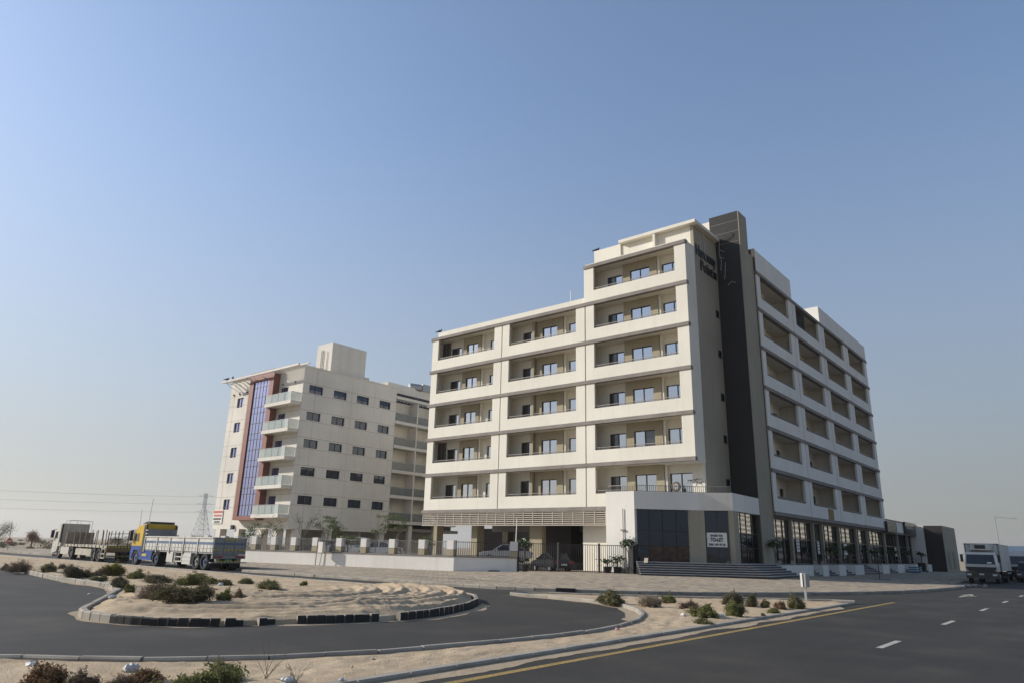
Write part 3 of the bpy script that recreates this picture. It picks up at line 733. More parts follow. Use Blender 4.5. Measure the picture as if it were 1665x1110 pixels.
# platform, steps and their cheek walls
part('shop_platform', MB().box(-24, -21.2, 59.9, 122, .144, 1.05), M['concrete'], B)
plat = MB(); pt = MB(); 
flights = [(57.3, 61.9), (63.2, 65.8), (67.4, 70.6), (72.8, 76.0), (79.2, 87.0), (90.0, 94.3), (98.0, 101.8), (108, 112.5)]
def flight_steps(y0, y1, n=6):
    for s in range(n):
        zt = .15+.9/n*(s+1)
        o = MB(); o.box(-21.25, -19.35-.30*s, y0, y1, .145, zt-.03, 0).box(-21.25, -19.33-.30*s, y0, y1, zt-.03, zt, 1)
        part('step', o, [M['stepstone'], M['steptop']], B)
for i, (a, b) in enumerate(flights[1:]): flight_steps(a, b, 6)
edges = [flights[0][1]]
for i in range(1, len(flights)):
    part('platform_wall', MB().box(-21.22, -19.28, flights[i-1][1]+.02, flights[i][0]-.02, .143, 1.06), M['white'], B)
part('platform_wall', MB().box(-21.22, -19.28, 112.52, 115, .143, 1.06), M['white'], B)
# handrails along the platform
for i in range(1, len(flights)):
    a, b = flights[i-1][1]+.1, flights[i][0]-.1
    hr = MB()
    for z in (1.55, 2.0): hr.bar((-19.5, a, z), (-19.5, b, z), .022, 5)
    n = max(1, int((b-a)/1.1))
    for q in range(n+1): hr.bar((-19.5, a+(b-a)*q/n, 1.06), (-19.5, a+(b-a)*q/n, 2.0), .022, 5)
    hr.bar((-19.5, b, 2.0), (-19.3, b+.2, 1.2), .022, 5)
    part('handrail', hr, M['black'], B)
# shop boards and notices
part('shop_board', MB().box(XR+.1, XR+.35, 97.9, 103, 4.9, 6.15), M['frame'], B)
lt = MB()
for q in range(4): lt.box(XR+.352, XR+.37, 98.4+q*1.05, 99.1+q*1.05, 5.25, 5.85)
part('board_mark', lt, M['trim'], B)
part('shop_board', MB().box(XR+.1, XR+.3, 108.4, 115, 4.9, 6.5), M['carblack'], B)
part('board_mark', MB().box(XR+.302, XR+.31, 109.2, 114, 5.6, 5.85), M['galv'], B)
part('wall_board', MB().box(XR+.002, XR+.05, 75.0, 76.7, 5.32, 6.35), M['orange'], B)
for y, z, w, h in ((66.3, 2.15, .75, 1.05), (72.3, 2.0, .6, 1.15), (81.2, 2.0, 1.1, 1.1), (104.5, 2.0, 1.0, 1.1)):
    nb = MB().box(Xs+.0, Xs+.03, y, y+w, z, z+h, 0)
    for q in range(3): nb.box(Xs+.031, Xs+.036, y+.12, y+w-.12, z+h-.3-.28*q, z+h-.18-.28*q, 1)
    part('window_notice', nb, [M['signwhite'], M['signred'] if y < 70 else M['frame']], B)
# block at the far end of the shop row
part('end_block', MB().box(-40, -17.5, 115.4, 126, .143, 6.25), M['olive'], B)
part('end_panel', MB().box(-19.75, -17.55, 115.34, 115.39, .145, 6.24), M['dkclad'], B)
part('end_panel', MB().box(-22.5, -19.77, 115.345, 115.39, .145, 6.24), M['plaster2'], B)
lv = MB()
for q in range(12): lv.box(-17.49, -17.45, 117.0, 118.9, .5+q*.2, .62+q*.2); lv.box(-17.49, -17.45, 121.0, 122.9, .5+q*.2, .62+q*.2)
part('vent_louvre', lv, M['taupe'], B)
# ------------------------------------------------------------------ corner podium with the to-let shop
K = [(-26.32, 46.12), (-22.67, 49.30), (-20.61, 50.33), (-20.92, 56.34)]
def edge_face(mb, a, b, z0, z1, d, mi=0):
    """wall slab standing on plan edge a-b, thickness d towards the inside (left of a->b)"""
    a = Vector(a); b = Vector(b); t = (b-a).normalized(); n = Vector((-t.y, t.x))*d
    p = [a, b, b+n, a+n]; mb.prism([(q.x, q.y) for q in p], z0, z1, mi); return mb
Zp0, Zp1 = 4.83, 6.10
part('podium_block', MB().prism([(-28.74, 46.12), K[0], (-26.32, 46.9), (-26.9, 47.2), (-26.9, 51.1), (-28.74, 51.1)], .143, Zp1), M['white'], B)
part('podium_deck', MB().prism([(-28.6, 46.4), (-26.4, 46.5), (-22.9, 49.55), (-20.95, 50.6), (-21.15, 56.3), (-23.3, 56.3), (-23.3, 51.5), (-28.6, 51.5)], 4.95, 5.34), M['concrete'], B)
for i in range(3):
    part('podium_parapet', edge_face(MB(), K[i], K[i+1], Zp0, Zp1, .3), M['white'] if i != 1 else M['plaster2'], B)
tr = MB()
for a, b in (((-28.6, 46.24), (-26.35, 46.24)), ((-26.35, 46.24), (-22.72, 49.42)), ((-22.72, 49.42), (-20.75, 50.42))):
    rail_mesh(tr, a, b, Zp1, Zp1+.44, .14, .018, .03)
part('terrace_railing', tr, [M['brownrail'], M['rail']], B)
def along(a, b, s): return (a[0]+(b[0]-a[0])*s, a[1]+(b[1]-a[1])*s)
def inset(a, b, d):
    a = Vector(a); b = Vector(b); t = (b-a).normalized(); n = Vector((-t.y, t.x))*d; return (a.x+n.x, a.y+n.y), (b.x+n.x, b.y+n.y)
def glass_run(a, b, cols, pattern, zs, name='shop_window', pane='shopglass', pl=.10):
    """shop front on plan edge a-b: mullions plus one pane object per cell"""
    a = Vector(a); b = Vector(b); L = (b-a).length; rz = math.atan2(b.y-a.y, b.x-a.x)
    fr = MB()
    for i in range(cols+1): fr.box(L*i/cols-.035, L*i/cols+.035, -.02, .08, zs[0], zs[-1])
    for z in zs: fr.box(0, L, -.012, .07, z-.03, z+.03)
    f = place(name, fr.mesh(name, M['frame']), B, (a.x, a.y, 0), rz)
    for i in range(cols):
        for j in range(len(zs)-1):
            pm = MB().box(L*i/cols+.036, L*(i+1)/cols-.036, .02, .035, zs[j]+.031, zs[j+1]-.031)
            pk = pattern(i, j) or pane
            link('pane', pm.mesh('pane', M[pk]), f)
    return f
zs = [1.18, 2.27, 3.32, Zp0-.02]
f0, f1 = inset(K[0], K[1], .22); h0, h1 = inset(K[1], K[2], .22); g0, g1 = inset(K[2], K[3], .3)
glass_run(along(f0, f1, .02), along(f0, f1, .845), 4, lambda i, j: 'brownpanel' if j == 0 and i > 0 else None, zs)
glass_run(along(h0, h1, .12), along(h0, h1, .86), 2, lambda i, j: None, zs)
glass_run(along(g0, g1, .17), along(g0, g1, .99), 4, lambda i, j: 'shopglassr' if j == 2 else ('glassdoor' if j == 0 else None), zs)
part('shop_pier', MB().prism([along(K[0], K[1], .845), K[1], along(K[1], K[2], .12), along(h0, h1, .10), along(f0, f1, .82)], 1.1, Zp0-.004), M['olive'], B)
part('shop_pier', MB().prism([along(K[1], K[2], .86), K[2], along(K[2], K[3], .17), along(g0, g1, .19), along(h0, h1, .84)], 1.1, Zp0-.004), M['olive'], B)
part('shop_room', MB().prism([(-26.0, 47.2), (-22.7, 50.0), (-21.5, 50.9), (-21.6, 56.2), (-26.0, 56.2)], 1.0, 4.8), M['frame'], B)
part('shop_soffit', MB().prism([(-26.2, 46.6), (-22.6, 49.7), (-20.9, 50.6), (-21.2, 56.3), (-26.2, 56.3)], Zp0+.01, Zp0+.1), M['plaster2'], B)
# wide corner steps, each one its own piece
def off_poly(pts, d):
    out = []
    for i, p in enumerate(pts):
        ns = []
        for a, b in ((i-1, i), (i, i+1)):
            if a >= 0 and b < len(pts): t = (Vector(pts[b])-Vector(pts[a])).normalized(); ns.append(Vector((t.y, -t.x)))
        n = sum(ns, Vector((0, 0))); n = n/ max(.3, n.dot(ns[0])) if len(ns) > 1 else n
        out.append((p[0]+n.x*d, p[1]+n.y*d))
    return out
base = [K[0], K[2], (-20.9, 56.4)]
inner = off_poly(base, -.9)
for s in range(6):
    d = .95+.36*(5-s); o = off_poly(base, d); zt = .30+.86/6*(s+1)
    st = MB(); poly = o+inner[::-1]
    st.prism(poly, .1435, zt-.035, 0); st.prism(off_poly(base, d+.03)+inner[::-1], zt-.035, zt+.002*s, 1)
    part('step', st, [M['stepstone'], M['steptop']], B)
part('stair_cheek', MB().add([(-20.9, 56.42, .143), (-18.5, 56.42, .143), (-18.6, 56.42, .45), (-19.9, 56.42, 1.18), (-20.9, 56.42, 1.18), (-20.9, 56.72, .143), (-18.5, 56.72, .143), (-18.6, 56.72, .45), (-19.9, 56.72, 1.18), (-20.9, 56.72, 1.18)],
     [(0, 1, 2, 3, 4), (9, 8, 7, 6, 5), (1, 6, 7, 2), (2, 7, 8, 3), (3, 8, 9, 4)]).box(-20.84, -19.29, 56.73, 61.9, .144, 1.07), M['white'], B)
for (x, y) in ((-25.2, 45.6), (-19.6, 56.2), (-19.7, 59.4), (-19.5, 64.4), (-19.5, 66.6)):
    wb = MB(); wb.add([(x-.15, y-.05, 1.10), (x+.15, y-.05, 1.10), (x+.1, y+.15, 1.42), (x-.2, y+.15, 1.42)], [(0, 1, 2, 3)]); wb.add([(x-.15, y-.03, 1.10), (x+.15, y-.03, 1.10), (x+.1, y+.17, 1.42), (x-.2, y+.17, 1.42)], [(3, 2, 1, 0)])
    part('step_marker', wb, M['trim'], B)
# ------------------------------------------------------------------ parking level: louvre screen, columns, ceiling
LV0, LV1 = 3.88, 4.92
xsL = [-52.45+i*(21.3/20) for i in range(21)]
post_me = MB().box(-.035, .035, -.04, .06, 0, LV1-LV0).mesh('louvre_post', M['louvre'])
wS = 21.3/20-.07
slat_me = MB().add([(0, -.05, 0), (wS, -.05, 0), (wS, .04, .055), (0, .04, .055), (0, -.05, .03), (wS, -.05, .03), (wS, .04, .085), (0, .04, .085)], [(0, 3, 2, 1), (4, 5, 6, 7), (0, 1, 5, 4), (1, 2, 6, 5), (2, 3, 7, 6), (3, 0, 4, 7)]).mesh('slat', M['louvre'])
LS = part('louvre_screen', MB().box(-52.5, -31.1, YF-.06, YF+.08, LV0-.09, LV0-.005).box(-52.5, -31.1, YF-.05, YF+.08, LV1+.003, LV1+.066), M['louvre'], B)
for i, x in enumerate(xsL):
    place('louvre_post', post_me, LS, (x, YF, LV0))
    if i < 20:
        for q in range(6): place('slat', slat_me, LS, (x+.035, YF, LV0+.06+q*.168))
part('parking_ceiling', MB().box(-52.3, -31.1, YF+1.5, 96, 4.3, 4.985), M['concrete'], B)
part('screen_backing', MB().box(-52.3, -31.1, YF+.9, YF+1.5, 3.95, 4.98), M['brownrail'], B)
part('recess_wall', MB().box(-34.2, -28.75, 51.2, 51.5, .143, 4.98), M['plaster'], B)
for x, w, y, dd in ((-51.9, .45, 51.0, .9), (-46.8, .75, 51.0, 1.0), (-43.2, .8, 55.5, 1.1), (-39.75, 1.35, 51.0, .6), (-48.5, .9, 62, 1), (-45.3, 1.4, 60, 1.6), (-39.2, 1.2, 61, 1.0), (-52.2, .8, 62, .9)):
    part('column', MB().box(x, x+w, y, y+dd, .143, 4.3), M['tan'], B)
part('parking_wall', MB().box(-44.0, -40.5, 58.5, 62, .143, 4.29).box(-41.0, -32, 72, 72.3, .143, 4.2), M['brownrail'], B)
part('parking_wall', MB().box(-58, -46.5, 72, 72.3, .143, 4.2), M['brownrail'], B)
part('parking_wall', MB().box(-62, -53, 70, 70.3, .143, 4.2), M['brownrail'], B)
part('parking_beam', MB().box(-52, -33, 60.0, 60.4, 3.55, 4.3), M['concrete'], B)
bt = MB()
for q in range(3):
    bt.box(-49+q*6, -47.4+q*6, 54.5, 54.65, 4.12, 4.2)
part('tube_light', bt, M['signwhite'], B)
# ------------------------------------------------------------------ lettering
def letter_meshes(text, size, depth=.0):
    """one (mesh, x offset) per character, from the built-in font"""
    out = []
    def wid(s):
        c = bpy.data.curves.new('t', 'FONT'); c.body = s; c.size = size; o = bpy.data.objects.new('t', c); COL.objects.link(o)
        bpy.context.view_layer.update(); dg = bpy.context.evaluated_depsgraph_get()
        me = bpy.data.meshes.new_from_object(o.evaluated_get(dg)); w = max((v.co.x for v in me.vertices), default=0); mn_ = min((v.co.x for v in me.vertices), default=0)
        bpy.data.objects.remove(o); return w, mn_
    for i, ch in enumerate(text):
        if ch == ' ': continue
        c = bpy.data.curves.new('t', 'FONT'); c.body = ch; c.size = size; c.extrude = depth; c.offset = size*.034
        o = bpy.data.objects.new('t', c); COL.objects.link(o); bpy.context.view_layer.update()
        me = bpy.data.meshes.new_from_object(o.evaluated_get(bpy.context.evaluated_depsgraph_get())); bpy.data.objects.remove(o)
        w = max(v.co.x for v in me.vertices); x = wid(text[:i+1])[0]-w
        me.name = 'letter'; out.append((me, x))
    return out, wid(text)[0]
def text_on(parent, text, size, origin, rot, mat_, depth=.01, width=None, name='letter'):
    """letters as parts; origin = lower-left corner in world space, rot = Matrix 3x3 text axes"""
    L, w = letter_meshes(text, size, depth); sx = (width/w) if width else 1
    off = Vector(root_off(parent))
    for me, x in L:
        me.transform(Matrix.Diagonal((sx, 1, 1, 1))); me.transform(rot.to_4x4()); me.materials.clear(); me.materials.append(mat_)
        o = link(name, me, parent, Vector(origin)-off+rot@Vector((x*sx, 0, 0)))
RX = Matrix(((0, 0, 1), (1, 0, 0), (0, 1, 0)))           # text reads along +Y on a wall that faces +X
sgn = thing('building_sign', 'raised black letters reading Harmony Point high on the beige end wall', 'sign', (-23.12, 53.7, 24.9))
text_on(sgn, 'Harmony', 1.30, (-23.06, 51.95, 26.15), RX, M['black'], .02, 4.0)
text_on(sgn, 'Point', 1.30, (-23.06, 52.75, 24.95), RX, M['black'], .02, 2.55)
# ------------------------------------------------------------------ neighbouring building on the left
N = thing('neighbour_building', 'pale five storey building with a blue glass strip in a red brown frame', 'building', (-78, 47, .142))
XL, YL = -70.0, 46.2
wins_x = [(47.08, 49.0), (50.6, 52.52), (54.12, 56.06), (57.8, 59.65)]
zt_ = [19.85-3.2*k for k in range(5)]
hx = [(a, b, z-.98, z) for z in zt_ for a, b in wins_x]
m = MB(); wall_x(m, YL+.25, 60.6, 3.75, 21.9, XL-.25, XL, hx); part('wall', m, M['plaster2'], N)
hy = [(-84.4, -82.95, z-1.45, z-.2) for z in zt_]+[(-74.6, -73.0, z-2.2, z-.05) for z in zt_]
m = MB(); wall_y(m, -86.3, XL, 3.78, 21.9, YL, YL+.25, hy); part('wall', m, M['plaster2'], N)
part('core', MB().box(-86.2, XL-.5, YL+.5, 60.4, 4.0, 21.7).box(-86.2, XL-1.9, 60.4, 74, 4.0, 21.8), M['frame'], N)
part('roof_coping', MB().box(XL-.3, XL+.07, YL-.05, 60.65, 21.902, 22.06).box(-86.35, XL-.31, YL-.05, YL+.3, 21.902, 22.06), M['plaster2'], N)
for a, b, z0, z1 in hx: window(N, 'x', a, z0, b-a, z1-z0, XL-.13, 2, ['glassn', 'glassn'])
for a, b, z0, z1 in hy: window(N, 'y', a, z0, b-a, z1-z0, YL+.13, 2, ['glassb', 'glassb'])
jm = MB()
for z in zt_:
    for q in (.16, -1.12):
        jm.box(XL, XL+.004, YL, 60.6, z+q, z+q+.03); jm.box(-86.3, -80.4, YL-.004, YL, z+q-.1, z+q-.07); jm.box(-74.9, XL, YL-.004, YL, z+q-.1, z+q-.07)
for y in (48.0, 53.3): jm.box(XL, XL+.0035, y, y+.02, 3.8, 21.8)
for x in (-85.2, -82.0): jm.box(x, x+.03, YL-.0035, YL, 3.8, 21.8)
part('facade_joint', jm, M['taupe'], N)
part('ground_beam', MB().box(-86.28, XL-.01, YL+.01, YL+.5, 3.3, 3.77).box(XL-.5, XL-.01, YL+.5, 60.5, 3.35, 3.74), M['plaster2'], N)
part('parking_ceiling', MB().box(-86.1, XL-.5, YL+.5, 74, 3.6, 3.99), M['taupe'], N)
for x in (-85.3, -81.0, -76.1, -73.0): part('column', MB().box(x, x+.95, YL+.02, YL+.9, .143, 3.3), M['plaster2'], N)
for y in (47.2, 51.35, 59.35): part('column', MB().box(XL-.8, XL-.02, y, y+.85, .143, 3.36), M['plaster2'], N)
for y in (64.5, 69.0): part('column', MB().box(XL-.8, XL-.3, y, y+.6, .143, 4.5), M['plaster2'], N)
part('parking_wall', MB().box(-76, -74.5, 50, 74, .143, 3.59).box(-74.4, XL-1, 57, 57.3, .143, 3.59), M['plaster2'], N)
part('entrance_notice', MB().box(-75.2, -73.6, 49.7, 49.8, 1.9, 3.0), M['signwhite'], N)
part('wall_lamp_box', MB().box(-81.6, -81.1, YL-.25, YL-.02, 3.25, 3.75), M['carblack'], N)
# red brown frame with the blue curtain wall
RY = YL-.85
part('red_frame', MB().box(-80.35, -79.42, RY, YL-.003, 4.3, 22.2).box(-75.92, -75.0, RY, YL-.003, 4.3, 22.2).box(-79.419, -75.921, RY, YL-.003, 20.95, 22.2).box(-79.419, -75.921, RY, YL-.003, 4.3, 4.75), M['red'], N)
rj = MB()
for k in range(12):
    z = 5.9+1.42*k; rj.box(-80.36, -79.41, RY-.004, RY-.001, z, z+.03); rj.box(-75.93, -74.996, RY-.004, RY-.001, z, z+.03); rj.box(-75.0, -74.996, RY, YL, z, z+.03)
part('panel_joint', rj, M['brownrail'], N)
cw = MB(); gx0, gx1, gz0, gz1 = -79.41, -75.93, 4.76, 20.94
zr = []; z = gz0
for k in range(5): zr += [gz0+k*3.236, gz0+k*3.236+1.25, gz0+k*3.236+2.5]
zr.append(gz1)
for i in range(6): cw.box(gx0+(gx1-gx0)*i/5-.03, gx0+(gx1-gx0)*i/5+.03, RY+.10, RY+.2, gz0, gz1)
for z in zr: cw.box(gx0, gx1, RY+.105, RY+.19, z-.03, z+.03)
CW = part('curtain_wall_frame', cw, M['frame'], N)
pw = (gx1-gx0)/5-.06; pcache = {}
for j in range(len(zr)-1):
    h = round(zr[j+1]-zr[j]-.06, 3)
    if h not in pcache: pcache[h] = MB().box(0, pw, 0, .02, 0, h).mesh('pane', M['glassb'])
    for i in range(5): place('pane', pcache[h], CW, (gx0+(gx1-gx0)*i/5+.03, RY+.13, zr[j]+.03))
# corner balconies
for k in range(5):
    z = 17.3-3.2*k
    part('balcony_slab', MB().box(-75.6, XL-.12, YL-1.35, YL-.005, z, z+.40), M['plaster2'], N)
    gl = MB(); rl = MB()
    for i in range(4): gl.box(-75.52+1.33*i, -75.52+1.33*i+1.28, YL-1.30, YL-1.28, z+.43, z+1.36)
    gp = part('balcony_glass', MB().box(-75.52, -74.24, YL-1.30, YL-1.28, z+.43, z+1.36), M['balglass'], N)
    for i in range(1, 4): link('balcony_glass', gp.data, N, (1.33*i, 0, 0))
    part('balcony_glass', MB().box(XL-.19, XL-.17, YL-1.27, YL-.03, z+.43, z+1.36), M['balglass'], N)
    rl.bar((-75.55, YL-1.29, z+1.4), (XL-.18, YL-1.29, z+1.4), .03, 6).bar((XL-.18, YL-1.29, z+1.4), (XL-.18, YL-.02, z+1.4), .03, 6).bar((-75.55, YL-1.29, z+1.4), (-75.55, YL-.02, z+1.4), .03, 6)
    for x in (-75.55, -74.2, -72.85, -71.5, XL-.18): rl.bar((x, YL-1.29, z+.40), (x, YL-1.29, z+1.4), .022, 5)
    part('balcony_railing', rl, M['galv'], N)
    dl = MB()
    for x in (-74.4, -72.0): dl.bar((x, YL-.6, z-.02), (x, YL-.6, z+.01), .1, 10)
    part('ceiling_light', dl, M['carblack'], N)
    # recessed balconies further back along the right side
    part('balcony_slab', MB().box(XL-1.7, XL+.02, 60.65, 73, z-.02, z+.36), M['plaster2'], N)
    part('back_wall', MB().box(XL-1.9, XL-1.7, 60.4, 74, z+.36, z+3.18), M['plaster2'], N)
    for y in (64.5, 68.6): part('party_wall', MB().box(XL-1.7, XL-.02, y, y+.2, z+.361, z+3.179), M['plaster2'], N)
    for y0, y1 in ((60.7, 64.48), (64.72, 68.58)):
        part('balcony_glass', MB().box(XL-.06, XL-.04, y0, y1, z+.4, z+1.36), M['balglassd'], N)
        part('balcony_railing', MB().bar((XL-.05, y0, z+1.4), (XL-.05, y1, z+1.4), .025, 5), M['galv'], N)
        window(N, 'x', y0+.25, z+.42, 1.7, 2.05, XL-1.75, 2, ['glassn', 'glassn'])
part('return_wall', MB().box(XL-1.7, XL-.25, 60.45, 60.64, 3.8, 21.9), M['plaster2'], N)
part('rear_parapet', MB().box(-84, -71.9, 60.6, 74, 21.85, 23.1), M['plaster2'], N)
part('rear_beam', MB().box(XL-.35, XL, 60.66, 74, 20.6, 20.95), M['plaster2'], N)
pr = MB()
for i in range(18): pr.box(XL-1.68, XL-.36, 60.9+i*.6, 61.0+i*.6, 20.65, 20.85)
part('pergola_slat', pr, M['plaster2'], N)
part('roof_house', MB().box(-75.2, -72.0, 51.2, 56.6, 21.8, 26.4), M['plaster2'], N)
part('roof_room', MB().box(-82, -75.3, 53, 60, 21.8, 23.9), M['plaster2'], N)
ld = MB(); ld.bar((-74.1, 51.1, 22.3), (-74.1, 51.1, 25.6), .04, 4).bar((-73.75, 51.1, 22.3), (-73.75, 51.1, 25.6), .04, 4).bar((-72.9, 51.12, 22.3), (-72.9, 51.12, 25.3), .03, 4)
for q in range(8): ld.bar((-74.1, 51.1, 22.5+.4*q), (-73.75, 51.1, 22.5+.4*q), .025, 4)
part('ladder', ld, M['taupe'], N)
rl = MB(); rl.bar((-81.8, 53.1, 24.6), (-75.3, 53.1, 24.6), .04, 4)
for q in range(9): rl.bar((-81.8+.8*q, 53.1, 23.9), (-81.8+.8*q, 53.1, 24.6), .03, 4)
part('roof_railing', rl, M['brownrail'], N)
part('roof_tank', MB().bar((-72.6, 65.0, 23.3), (-71.9, 66.6, 23.3), .55, 16).box(-72.8, -71.6, 66.7, 68.6, 22.9, 23.9), M['galv'], N)
# roof pergola along the front
part('pergola_beam', MB().box(-86.0, -68.9, YL-1.65, YL-1.45, 21.55, 21.78).box(-86.1, -69.0, YL-.2, YL-.01, 22.062, 22.2), M['plaster2'], N)
sl = MB().box(0, .12, 0, 1.42, 0, .07).mesh('pergola_slat', M['plaster2'])
for i in range(13): place('pergola_slat', sl, N, (-75.0+.46*i, YL-1.44, 21.62))
for i in range(6): place('pergola_slat', sl, N, (-85.6+1.0*i, YL-1.44, 21.58))
br = MB()
for i in range(6):
    x = -85.4+2.05*i
    for q in range(5):
        a0, a1 = q/5*.9, (q+1)/5*.9
        br.bar((x, YL-.05-1.4*math.sin(a0), 21.0+1.4*(1-math.cos(a0))), (x, YL-.05-1.4*math.sin(a1), 21.0+1.4*(1-math.cos(a1))), .035, 5)
part('pergola_bracket', br, M['plaster2'], N)
wl_ = MB()
for x in (-85.4, -84.0, -82.2, -74.2, -71.6): wl_.ellipsoid((x, YL-.08, 20.2), (.14, .1, .14), 8, 6)
part('wall_lamp', wl_, M['taupe'], N)
bn = thing('banner_sign', 'white and red rental banner on the lower left corner of the blue glass building', 'banner', (-85.2, YL-.1, 4.0))
part('sheet', MB().box(-86.35, -84.1, YL-.09, YL-.05, 3.95, 5.55), M['signwhite'], bn)
bb = MB().box(-86.3, -84.15, YL-.10, YL-.091, 5.2, 5.5)
part('red_band', bb, M['signred'], bn)
bk = MB(); bx = -86.2
while bx < -84.3:
    w = rnd.uniform(.08, .22); bk.box(bx, bx+w, YL-.10, YL-.091, 4.38, 4.62); bx += w+.06
bx = -85.9
while bx < -84.6:
    w = rnd.uniform(.08, .22); bk.box(bx, bx+w, YL-.10, YL-.091, 4.03, 4.25); bx += w+.06
part('dark_lettering', bk, M['frame'], bn)
rk = MB(); bx = -86.15
while bx < -84.35:
    w = rnd.uniform(.12, .3); rk.box(bx, bx+w, YL-.10, YL-.091, 4.78, 5.05); bx += w+.06
part('red_lettering', rk, M['signred'], bn)
# ------------------------------------------------------------------ boundary wall, fence and gate
W0, W1, W2, W3 = (-72, 33.0), (-37.62, 39.19), (-33.95, 42.1), (-26.2, 46.1)
BW = thing('boundary_wall', 'low white boundary wall with stone coping, square pillars and grey picket fence panels', 'wall', (-50, 37, .142))
def unit(a, b): d = Vector(b)-Vector(a); return d.normalized(), d.length
def wallseg(mb, a, b, z0, z1, d0, d1, mi=0):
    u, L = unit(a, b); n = Vector((-u.y, u.x)); A = Vector(a); Bb = Vector(b)
    q = [A+n*d0, Bb+n*d0, Bb+n*d1, A+n*d1]; mb.prism([(p.x, p.y) for p in q], z0, z1, mi); return mb
part('plinth', wallseg(MB(), W0, W1, .143, 1.13, 0, .3), M['white'], BW)
part('plinth', wallseg(MB(), (W1[0]+.002, W1[1]+.003), W2, .143, 1.13, 0, .3), M['white'], BW)
part('coping', wallseg(MB(), W0, W1, 1.131, 1.22, -.04, .34), M['taupe'], BW)
part('coping', wallseg(MB(), (W1[0]+.045, W1[1]+.03), W2, 1.131, 1.222, -.04, .34), M['taupe'], BW)
struct('plot_floor', MB().prism([(-72, 33.4), (-38.2, 39.5), (-36.4, 41.2), (-36.4, 62), (-72, 62)], .143, .72), M['concrete'])
u1, L1 = unit(W0, W1); n1 = Vector((-u1.y, u1.x))
pil = [(-69.6), (-67.2), (-64.9), (-62.6), -60.9, -58.55, -56.18, -53.82, -51.37, -48.76, -46.19, -43.38, -40.55, -37.95]
barh = 1.02
bar_me = MB().bar((0, 0, 0), (0, 0, barh), .017, 4).mesh('fence_bar', M['steelbar'])
bar_bk = MB().bar((0, 0, 0), (0, 0, barh), .017, 4).mesh('fence_bar', M['black'])
def pillar(p, u, mb=None):
    n = Vector((-u.y, u.x)); q = [Vector(p)-u*.29+n*-.06, Vector(p)+u*.29+n*-.06, Vector(p)+u*.29+n*.42, Vector(p)-u*.29+n*.42]
    part('pillar_base', MB().prism([(a.x, a.y) for a in q], 1.223, 1.62), M['tan'], BW)
    part('pillar_band', MB().prism([(a.x, a.y) for a in q], 1.621, 1.67), M['taupe'], BW)
    part('pillar', MB().prism([(a.x, a.y) for a in q], 1.671, 2.33), M['white'], BW)
def fence_panel(a, b, me, matn, gap=.155):
    a = Vector(a); b = Vector(b); L = (b-a).length; n = int(L/gap)
    for z in (1.27, 2.22): part('fence_rail', MB().bar((*a, z), (*b, z), .028, 4), M[matn], BW)
    for i in range(1, n): 
        p = a.lerp(b, i/n); place('fence_bar', me, BW, (p.x, p.y, 1.24))
pts = []
for x in pil:
    t = (x-W0[0])/(W1[0]-W0[0]); p = Vector(W0).lerp(Vector(W1), t); pts.append(p); pillar(p, u1)
for a, b in zip(pts[3:], pts[4:]): fence_panel(a+u1*.25+n1*.16, b-u1*.25+n1*.16, bar_me, 'steelbar')
u2, L2 = unit(W1, W2); n2 = Vector((-u2.y, u2.x))
pe = Vector(W2)-u2*.26; pillar(pe, u2)
fence_panel(pts[-1]+u1*.2+n1*.2, pe-u2*.26+n2*.16, bar_bk, 'black', .16)
gm = thing('drain_grate', 'small black drain opening at the foot of the white wall by the gate', 'drain', (-35.2, 41.0, .142))
part('grate_frame', wallseg(MB(), (-35.5, 40.75), (-34.9, 41.25), .144, .27, -.05, -.01), M['black'], gm)
gb_ = MB()
for q in range(5): gb_.box(-35.52+q*.13, -35.49+q*.13, 40.68+q*.108, 40.72+q*.108, .15, .25)
part('grate_bar', gb_, M['steelbar'], gm)
GT = thing('entrance_gate', 'black metal bar gate across the parking entrance', 'gate', (-31, 46, .142))
ug, Lg = unit(W2, W3); 
for i, s in enumerate((.008, .35, .692, 1.0)):
    p = Vector(W2).lerp(Vector(W3), s); part('post', MB().box(p.x-.06, p.x+.06, p.y-.06, p.y+.06, .143, 2.34), M['blackgate'], GT)
gb = MB().bar((0, 0, 0), (0, 0, 1.88), .02, 4).mesh('gate_bar', M['blackgate'])
for (s0, s1) in ((.008, .35), (.35, .692), (.692, 1.0)):
    a = Vector(W2).lerp(Vector(W3), s0); b = Vector(W2).lerp(Vector(W3), s1)
    for z in (.36, 2.22): part('gate_rail', MB().bar((*a, z), (*b, z), .032, 4), M['blackgate'], GT)
    n = 18
    for q in range(1, n): p = a.lerp(b, q/n); place('gate_bar', gb, GT, (p.x, p.y, .34))
part('gate_wheel_box', MB().box(-26.6, -26.28, 45.7, 46.05, .15, 2.25), M['blackgate'], GT)
# ------------------------------------------------------------------ signs and small street furniture
ts = thing('to_let_sign', 'white shop to let board with black lettering hung in the corner shop window', 'sign', (-23.3, 53.2, 2.6))
ea = Vector(along(h0, h1, .12)); eb = Vector(along(h0, h1, .86)); du = (eb-ea).normalized(); nn_ = Vector((du.y, -du.x))
a = ea+du*.10+nn_*.06; b = ea+du*1.50+nn_*.06
part('board', wallseg(MB(), a, b, 2.28, 3.28, 0, .03), M['signwhite'], ts)
RT = Matrix(((du.x, 0, nn_.x), (du.y, 0, nn_.y), (0, 1, 0)))
for txt, sz, z, w, s in (('SHOPS FOR', .2, 3.00, .85, .26), ('TO-LET', .34, 2.67, .88, .25), ('050 107 8620', .2, 2.38, 1.14, .13)):
    p = a+du*s+nn_*.034; text_on(ts, txt, sz, (p.x, p.y, z), RT, M['frame'], .003, w)
rs = thing('road_sign', 'white rectangular sign seen from its edge on a short grey post in the sandy wedge', 'sign', (-9.85, 31.0, .1))
